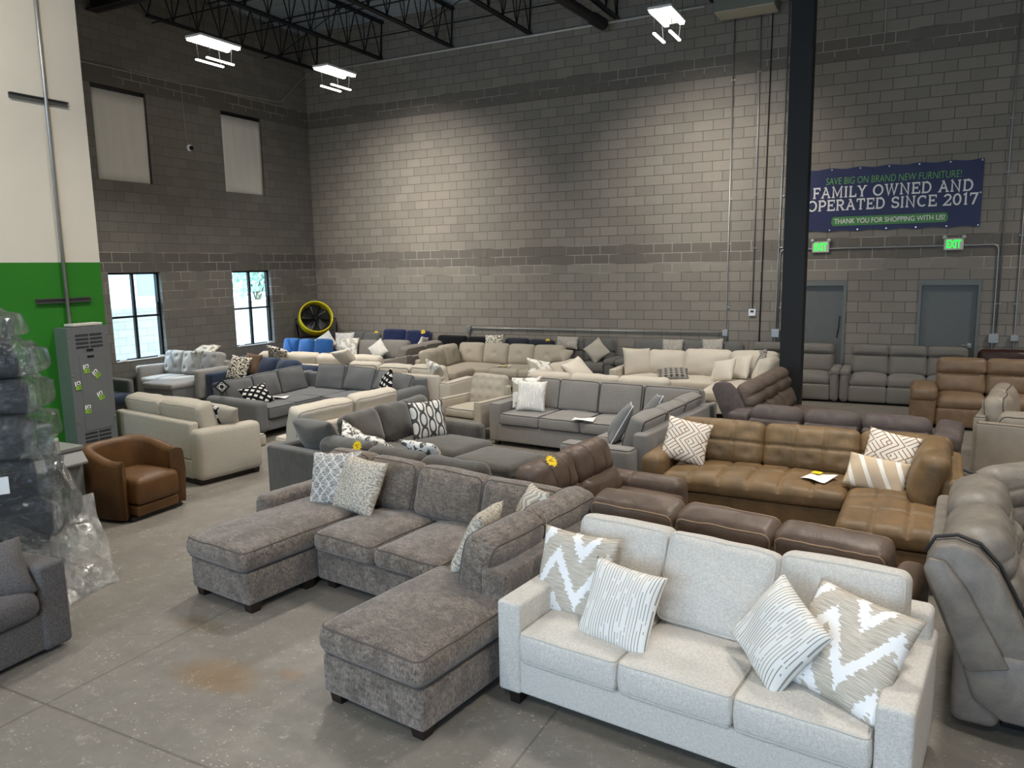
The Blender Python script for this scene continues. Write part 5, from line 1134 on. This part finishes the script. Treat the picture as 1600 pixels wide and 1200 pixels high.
# ---- cream sectional with pillows near the column
s = Sofa('sectional_sofa', 'cream L shaped sectional with many pillows just left of the black column', 'sectional sofa', 9.22, -1.28, 0, F_CREAM); s.detail = (12, 10, 3)
s.run(2.9, 1.05, 3, .14, base0=.08, sz0=.30, sz1=.47, bt=.15, bh=.68, backs=False, seats=False); s.arm(0, .15, 1.05, .62, .06, .03); s.box('backrest_frame', 2.98, 3.12, -2.0, 0, .08, .68, .04); s.box('base', 2.0, 3.05, -2.05, -.9, .08, .3, .02)
s.seat(.15, 1.0, -1.07, -.15, .3, .47, .03, .05); s.seat(1.0, 2.0, -1.07, -.15, .3, .47, .03, .05); s.seat(2.0, 3.0, -2.1, -.15, .3, .47, .03, .05)
s.back(.55, 1.3, -.2, .46, .94, .24, 15, .08, .09, wr=.012); s.back(1.28, 2.18, -.2, .46, .98, .24, 15, .08, .09, wr=.012); s.back(2.16, 3.0, -.2, .46, .98, .24, 15, .08, .09, wr=.012)
s.at(3.12, 0, -90); s.back(.3, 1.1, -.16, .46, .92, .22, 15, .08, .09); s.at(0, 0)
pillow('big plump cream cushion turned inward at the left arm of the cream sectional', 9.62, -1.80, .72, 48, 16, F_CREAM, .62, .56, .26, roll=-4)
pillow('dark lattice patterned pillow lying flat on the cream sectional seat', 10.42, -2.12, .56, 10, 72, C_CHK, .58, .42, .16, roll=8)
pillow('cream pillow leaning mid seat at the right of the cream sectional', 11.35, -2.10, .66, -35, 28, C_CRM, .52, .44, .18, roll=14)
pillow('cream pillow right behind the leaning one on the cream sectional', 11.62, -1.86, .70, -40, 26, C_CRM, .48, t=.18, roll=10)
pillow('shaggy grey pillow at the corner of the cream sectional by the column', 11.85, -1.62, .76, -30, 24, C_FUR, .48, t=.17, roll=20)
pillow('white pillow nearest the column on the cream sectional', 12.0, -2.1, .70, -70, 24, C_CRM, .46, t=.17, roll=8)

# ---- cream sectional facing away behind the grey one
s = Sofa('sectional_sofa', 'cream sectional heaped with soft cushions behind the mid grey sectional', 'sectional sofa', 8.72, -5.36, 0, F_CREAM2); s.detail = (10, 8, 3)
s.box('base', 0, 2.5, .05, .95, .08, .3, .02); s.box('base', 0, .95, .9, 2.2, .08, .3, .02); s.box('backrest_frame', .1, 2.5, 0, .15, .08, .74, .04); s.box('backrest_frame', 0, .15, 0, 2.2, .08, .72, .04)
s.seat(.15, 1.0, .15, 1.0, .3, .47); s.seat(1.0, 2.5, .15, 1.0, .3, .47); s.seat(.15, 1.0, 1.0, 2.2, .3, .47); s.arm(-.02, 1.0, 0, .62, .08, .05, y1=0) if False else s.box('arm', 0, 1.0, 2.15, 2.33, .08, .62, .05)
s.at(2.5, 0, 180); [s.back(a, b, -.16, .46, .93, .22, 12, .06, .08, wr=.014) for a, b in ((0, .8), (.8, 1.6), (1.6, 2.3))]
s.at(0, 0, 90); [s.back(a, b, -.18, .46, z, .24, t, .06, .08, wr=.016) for a, b, z, t in ((.3, .95, .92, 20), (.95, 1.55, .95, 24), (1.55, 2.2, .93, 16))]; s.at(0, 0)
pillow('soft cream pillow heaped uppermost on the cream sectional behind the mid grey sectional', 9.25, -3.9, .76, 70, 40, C_CRM, .56, t=.2, roll=14)
pillow('white pillow poking up behind the beige tufted armchair', 8.86, -4.72, .86, 60, 30, C_LEAF2, .46, t=.16, roll=-16)

# ---- beige tufted armchair
s = Sofa('armchair', 'beige tufted armchair with dark wooden legs between two sectionals', 'armchair', 7.98, -5.42, -10, F_BEIGE); s.detail = (16, 14, 3)
s.box('base', .04, .84, -.88, -.08, .2, .33, .02, pipe=P_GREY); s.arm(0, .14, .9, .60, .2, .035, pipe=P_GREY); s.arm(.74, .88, .9, .60, .2, .035, pipe=P_GREY); s.box('backrest_frame', .06, .82, -.15, -.02, .2, .76, .04)
s.seat(.15, .73, -.88, -.2, .33, .47, .025, .035, pipe=P_GREY); s.back(.10, .78, -.12, .42, .92, .16, 15, .04, .06, tufts=tf(4, 3, .022), n=(24, 18, 3))
M_LEG = plain('walnut_leg', '#5a3420', .45); s.feet([(.08, -.82), (.80, -.82), (.08, -.12), (.80, -.12)], .2, .06, M_LEG, .55)

# ---- mid grey L sectional in the centre
s = Sofa('sectional_sofa', 'mid grey linen L shaped sectional in the middle of the floor', 'sectional sofa', 8.96, -5.52, -6, F_GREY); s.detail = (12, 10, 3)
s.box('base', .1, 3.0, -.98, -.05, .07, .32, .02); s.box('base', 2.1, 3.05, -2.55, -.9, .07, .32, .02)
s.box('backrest_frame', .02, 3.1, -.16, 0, .07, .74, .04, n=(10, 3, 4)); s.box('backrest_frame', 2.95, 3.12, -2.4, 0, .07, .74, .03, n=(3, 8, 4), lean=0)
s.arm(0, .2, .98, .62, .06, .03, pipe=P_GREY); s.box('arm', 2.12, 3.02, -2.62, -2.38, .06, .60, .06, n=(8, 6, 5), pipe=P_DARK)
s.seat(.2, .86, -1.0, -.16, .32, .49, .02, .035, pipe=P_DARK); s.seat(.86, 1.52, -1.0, -.16, .32, .49, .02, .035, pipe=P_DARK); s.seat(1.52, 2.2, -1.0, -.16, .32, .49, .02, .035, pipe=P_DARK); s.seat(2.2, 2.95, -1.0, -.16, .32, .49, .02, .035, pipe=P_DARK)
s.seat(2.12, 2.95, -1.7, -1.0, .32, .49, .02, .035, pipe=P_DARK); s.seat(2.12, 2.95, -2.38, -1.7, .32, .49, .02, .035, pipe=P_DARK)
for a, b in ((.14, .82), (.80, 1.47), (1.47, 2.14), (2.16, 2.98)): s.back(a, b, -.17, .47, .93, .19, 14, .045, .045, pipe=P_DARK, wr=.007)
s.at(3.12, 0, -90); [s.back(a, b, -.2, .47, z, .2, 17, .045, .045, pipe=P_DARK, wr=.008) for a, b, z in ((.35, .98, .92), (.98, 1.6, .91), (1.6, 2.28, .91))]; s.at(0, 0)
s.feet([(.1, -.9), (2.2, -2.5), (2.95, -2.5)], .07)
pillow('cream pillow with grey leaf shapes half hidden on the mid grey sectional', 9.28, -6.06, .74, 12, 18, C_LEAF2, .48, t=.15, roll=4)
pillow('white pinstriped pillow upright at the left arm of the mid grey sectional', 9.44, -6.24, .72, 6, 18, C_DASH, .46, t=.15)
pillow('slate pillow with white edge leaning on the return of the mid grey sectional', 11.30, -7.62, .72, -72, 30, C_GRYP, .54, t=.18, roll=6, pipe=P_WHT)
pillow('slate pillow with white edge tucked deeper into the return of the mid grey sectional', 11.46, -6.92, .74, -68, 28, C_GRYP, .50, t=.17, roll=8, pipe=P_WHT)
paper('white price sheet on the seat of the mid grey sectional', 10.42, -6.62, .515, 10, .3, .2)

# ---- charcoal brown suede recliner sectional round the column
s = Sofa('reclining_sectional', 'charcoal brown suede reclining sectional with its backs to the viewer around the column', 'reclining sofa', 12.14, -6.62, -5, L_SUEDE); s.detail = (12, 10, 3)
s.at(2.75, -.0, 180)
s.box('base', 0, 2.6, -.9, -.1, .05, .3, .02)
for i, (a, b) in enumerate(((.28, .98), (1.0, 1.62), (1.64, 2.26))):
    s.back(a, b, .0, .54, .86, .26, 10, .04, .1, wr=.009, wf=16); s.box('backrest_shell', a+.01, b-.01, -.2, .10, .05, .72, .04, n=(6, 3, 4)); s.seat(a, b, -.92, -.25, .3, .48, .04, .08)
s.box('arm', .0, .26, -.9, .08, .05, .60, .07); s.box('arm_pad', -.02, .27, -.9, .08, .52, .72, .07, crown=.02, wr=.008); s.box('console', 2.28, 2.52, -.9, .0, .05, .62, .04); s.box('console_lid', 2.27, 2.53, -.88, .02, .62, .76, .05, wr=.005)
s.at(.16, .35, 90)
for i, (a, b) in enumerate(((.1, .75), (.75, 1.42), (1.42, 2.1))):
    s.box('base', a, b, -.85, -.1, .05, .3, .02); s.seat(a, b, -.92, -.25, .3, .48, .04, .08, mat=L_SUEDE2)
    s.back(a, b, -.2, .47, .76, .22, 20, .05, .08, wr=.008, name='lumbar_cushion', mat=L_SUEDE2); s.back(a, b, -.1, .72, 1.06, .24, 20, .05, .1, wr=.008, name='headrest_cushion', chan=(('y', 0, .03, .02),), n=(12, 16, 3), mat=L_SUEDE2); s.box('backrest_shell', a, b, -.14, .02, .05, .84, .05, sh=(0, .16))
wing(s, .0, .1); s.box('arm', -.14, .1, -.9, -.1, .05, .58, .07); s.box('arm_pad', -.16, .12, -.92, -.1, .54, .66, .06, crown=.02)
s.at(0, 0)

# ---- pale taupe leather corner sofa
s = Sofa('sectional_sofa', 'pale taupe leather corner sofa with dark piping seen from behind at the right edge', 'sectional sofa', 15.05, -5.86, -10, L_TAUPE); s.detail = (12, 12, 3)
def shell(x0, x1, y0, y1, z1, nm='outside_panel'): s.box(nm, x0, x1, y0, y1, .04, z1, .03, n=(5, 5, 5), pipe=P_TAUPE)
s.box('base', .15, 2.2, .1, 1.0, .06, .32, .02); s.box('base', .1, 1.0, .9, 1.75, .06, .32, .02)
shell(.0, .13, .12, 1.7, .74); shell(.05, 2.2, -.06, .1, .70)
s.seat(.2, 1.0, .15, 1.0, .32, .49, .03, .06, pipe=P_TAUPE); s.seat(1.0, 2.2, .15, 1.0, .32, .49, .03, .06, pipe=P_TAUPE); s.seat(.2, 1.05, 1.0, 1.75, .32, .49, .03, .06, pipe=P_TAUPE)
s.at(0, 0, 90); [s.back(a, b, -.12, .46, .96, .24, t, .07, .1, pipe=P_TAUPE, wr=.01) for a, b, t in ((.25, .95, 8), (.95, 1.7, 10))]
s.at(2.2, 0, 180); [s.back(a, b, -.1, .46, .82, .24, 10, .06, .1, pipe=P_TAUPE, wr=.01) for a, b in ((.02, 1.0), (1.0, 1.95))]; s.at(0, 0)

# ---- grey tweed sofa cut off at the lower left
s = Sofa('sofa', 'grey tweed sofa with block arms cut off by the lower left edge', 'sofa', 8.34, -15.2, 94, F_TWEED); s.detail = (14, 14, 4)
s.r.location = (8.32, -15.4, 0); 
s.box('base', 0, 2.2, -.94, -.05, .04, .30, .02); s.box('backrest_frame', 0, 2.2, -.18, 0, .03, .80, .05)
s.arm(1.99, 2.2, .96, .64, .03, .035); s.arm(0, .2, .96, .64, .03, .035)
for a, b in ((.2, 1.09), (1.10, 1.985)): s.seat(a, b, -1.0, -.2, .30, .50, .07, .085, wr=.008); s.back(a, b, -.2, .46, .92, .24, 15, .07, .1, wr=.012)
pillow('grey tweed pillow against the block arm of the tweed sofa', 8.93, -13.56, .63, 70, 42, F_TWEED, .50, .44, .22, roll=4)

# ---- stack of furniture wrapped in clear plastic
def film():
    n = N('clear_plastic_film', .12); t = n.n('BsdfTransparent'); g = n.n('BsdfGlossy'); d = n.n('BsdfDiffuse'); x = n.n('MixShader'); y = n.n('MixShader'); lw = n.n('LayerWeight'); lw.inputs[0].default_value = .35
    g.inputs['Roughness'].default_value = .09; d.inputs[0].default_value = (.82, .84, .86, 1); t.inputs[0].default_value = (.95, .96, .97, 1)
    h = n.n('Bump'); h.inputs['Strength'].default_value = 1; h.inputs['Distance'].default_value = .05; v = n.vec('Object', (1, 1, .6))
    n.put(h.inputs['Height'], n.ma('ADD', n.noise(v, 8, 5, .7, 2.5), n.ma('MULTIPLY', n.voro(n.vec('Object', (1, 1, 1), rot=(.5, .3, 0)), 14), .7))); n.t.links.new(h.outputs[0], g.inputs['Normal']); n.t.links.new(h.outputs[0], lw.inputs['Normal'])
    n.put(x.inputs[0], n.ma('ADD', .03, n.ma('MULTIPLY', n.ramp(n.noise(v, 11, 6, .75, 3), .58, .72), .22))); n.t.links.new(t.outputs[0], x.inputs[1]); n.t.links.new(d.outputs[0], x.inputs[2])
    n.put(y.inputs[0], n.ma('ADD', .05, n.ma('MULTIPLY', lw.outputs['Fresnel'], .7))); n.t.links.new(x.outputs[0], y.inputs[1]); n.t.links.new(g.outputs[0], y.inputs[2]); n.t.links.new(y.outputs[0], n.out.inputs[0]); return n.m
M_FILM = film(); F_WRAP = fabric('dark_slate_cloth', '#1c1d21', '#2a2c32', 150, .2)
def crumple(P, seed_, amp):
    Q = np.array(P, float); Q += np.stack([wob(Q*1.0+k, seed_+k, amp, 7) for k in range(3)], 1); return Q
ST = (7.42, -12.80); z = .05
lay = [(.40, 1.02, .26, .0, .0, 'widest wrapped sofa section at the bottom of the plastic covered stack'), (.34, .98, .24, .02, .05, 'wrapped dark sofa section second from the floor in the plastic covered stack'), (.36, .92, .24, -.03, .0, 'wrapped dark sofa section with a white label in the plastic covered stack'), (.34, .92, .22, -.02, -.02, 'wrapped dark sofa section with a yellow sticker in the plastic covered stack'),
       (.30, .90, .22, -.03, .02, 'wrapped dark sofa section below the top two in the plastic covered stack'), (.30, .86, .22, -.06, .0, 'wrapped dark sofa section second from the top of the plastic covered stack'), (.24, .66, .2, -.10, .0, 'small wrapped sofa section on top of the plastic covered stack')]
for i, (h, w_, ov, dx, dy, lab) in enumerate(lay):
    e = Sofa('wrapped_sofa_section', lab, 'wrapped furniture', ST[0]+dx, ST[1]+dy, 58+(i % 3-1)*4, F_WRAP, 'plastic wrapped sofa sections')
    e.r.location.z = z
    e.box('body', -w_/2, w_/2, -.42, .42, .0, h*.60, .05, n=(8, 8, 3)); e.box('cushion', -w_/2+.03, w_/2-.03, -.40, .42, h*.58, h-.02, .07, n=(8, 8, 3), crown=.02)
    P, F, H = rbox_pts(w_+.10, .96, h+.01, .08, (16, 14, 6)); P = crumple(P, i*5, .028); P[:, 2] = np.clip(P[:, 2], -h/2-.0, None)
    flap = np.clip((P[:, 0]-w_/2+.12)/.2, 0, 1)*(1+.8*np.sin(P[:, 1]*9+i*2)); P[:, 0] += flap*.10*(P[:, 2] < h*.3)
    e.put('plastic_wrap', mk('plastic_wrap', P, F), Matrix.Translation((0, 0, h/2)), M_FILM)
    if i == 2: B().box(-.13, .13, -.002, .0, -.07, .07).make('shipping_label', M_WHT, e.r, loc=(.12, -.52, .16))
    if i == 3: B().box(-.07, .07, -.002, .0, -.03, .03).make('sticker', plain('pale_yellow_sticker', '#d8cf8a', .5), e.r, loc=(-.16, -.51, .13), rot=(0, R(35), 0))
    z += h
def sheet(label, pts, seed_, amp=.03, nu=18, nv=22):
    A = np.array(pts, float); V = []
    for i in range(nu+1):
        for j in range(nv+1):
            u, v = i/nu, j/nv; V.append((1-u)*(1-v)*A[0]+u*(1-v)*A[1]+u*v*A[2]+(1-u)*v*A[3])
    V = np.array(V); V = crumple(V, seed_, amp); V[:, 2] = np.maximum(V[:, 2], .006)
    o = ob('plastic_sheet', mk('plastic_sheet', V, [(i*(nv+1)+j, (i+1)*(nv+1)+j, (i+1)*(nv+1)+j+1, i*(nv+1)+j+1) for i in range(nu) for j in range(nv)]), M_FILM)
    return tag(o, label, 'plastic sheet')
sheet('clear plastic sheet trailing from the wrapped stack on to the floor', [(7.9, -12.95, .62), (7.75, -12.0, .62), (8.40, -12.28, .0), (8.55, -13.0, .0)], 40)
sheet('clear plastic flap hanging off the wrapped stack beside the grey metal cabinet', [(7.72, -12.35, 1.15), (7.35, -12.0, 1.1), (7.45, -11.85, .22), (7.95, -12.1, .22)], 55, .045)
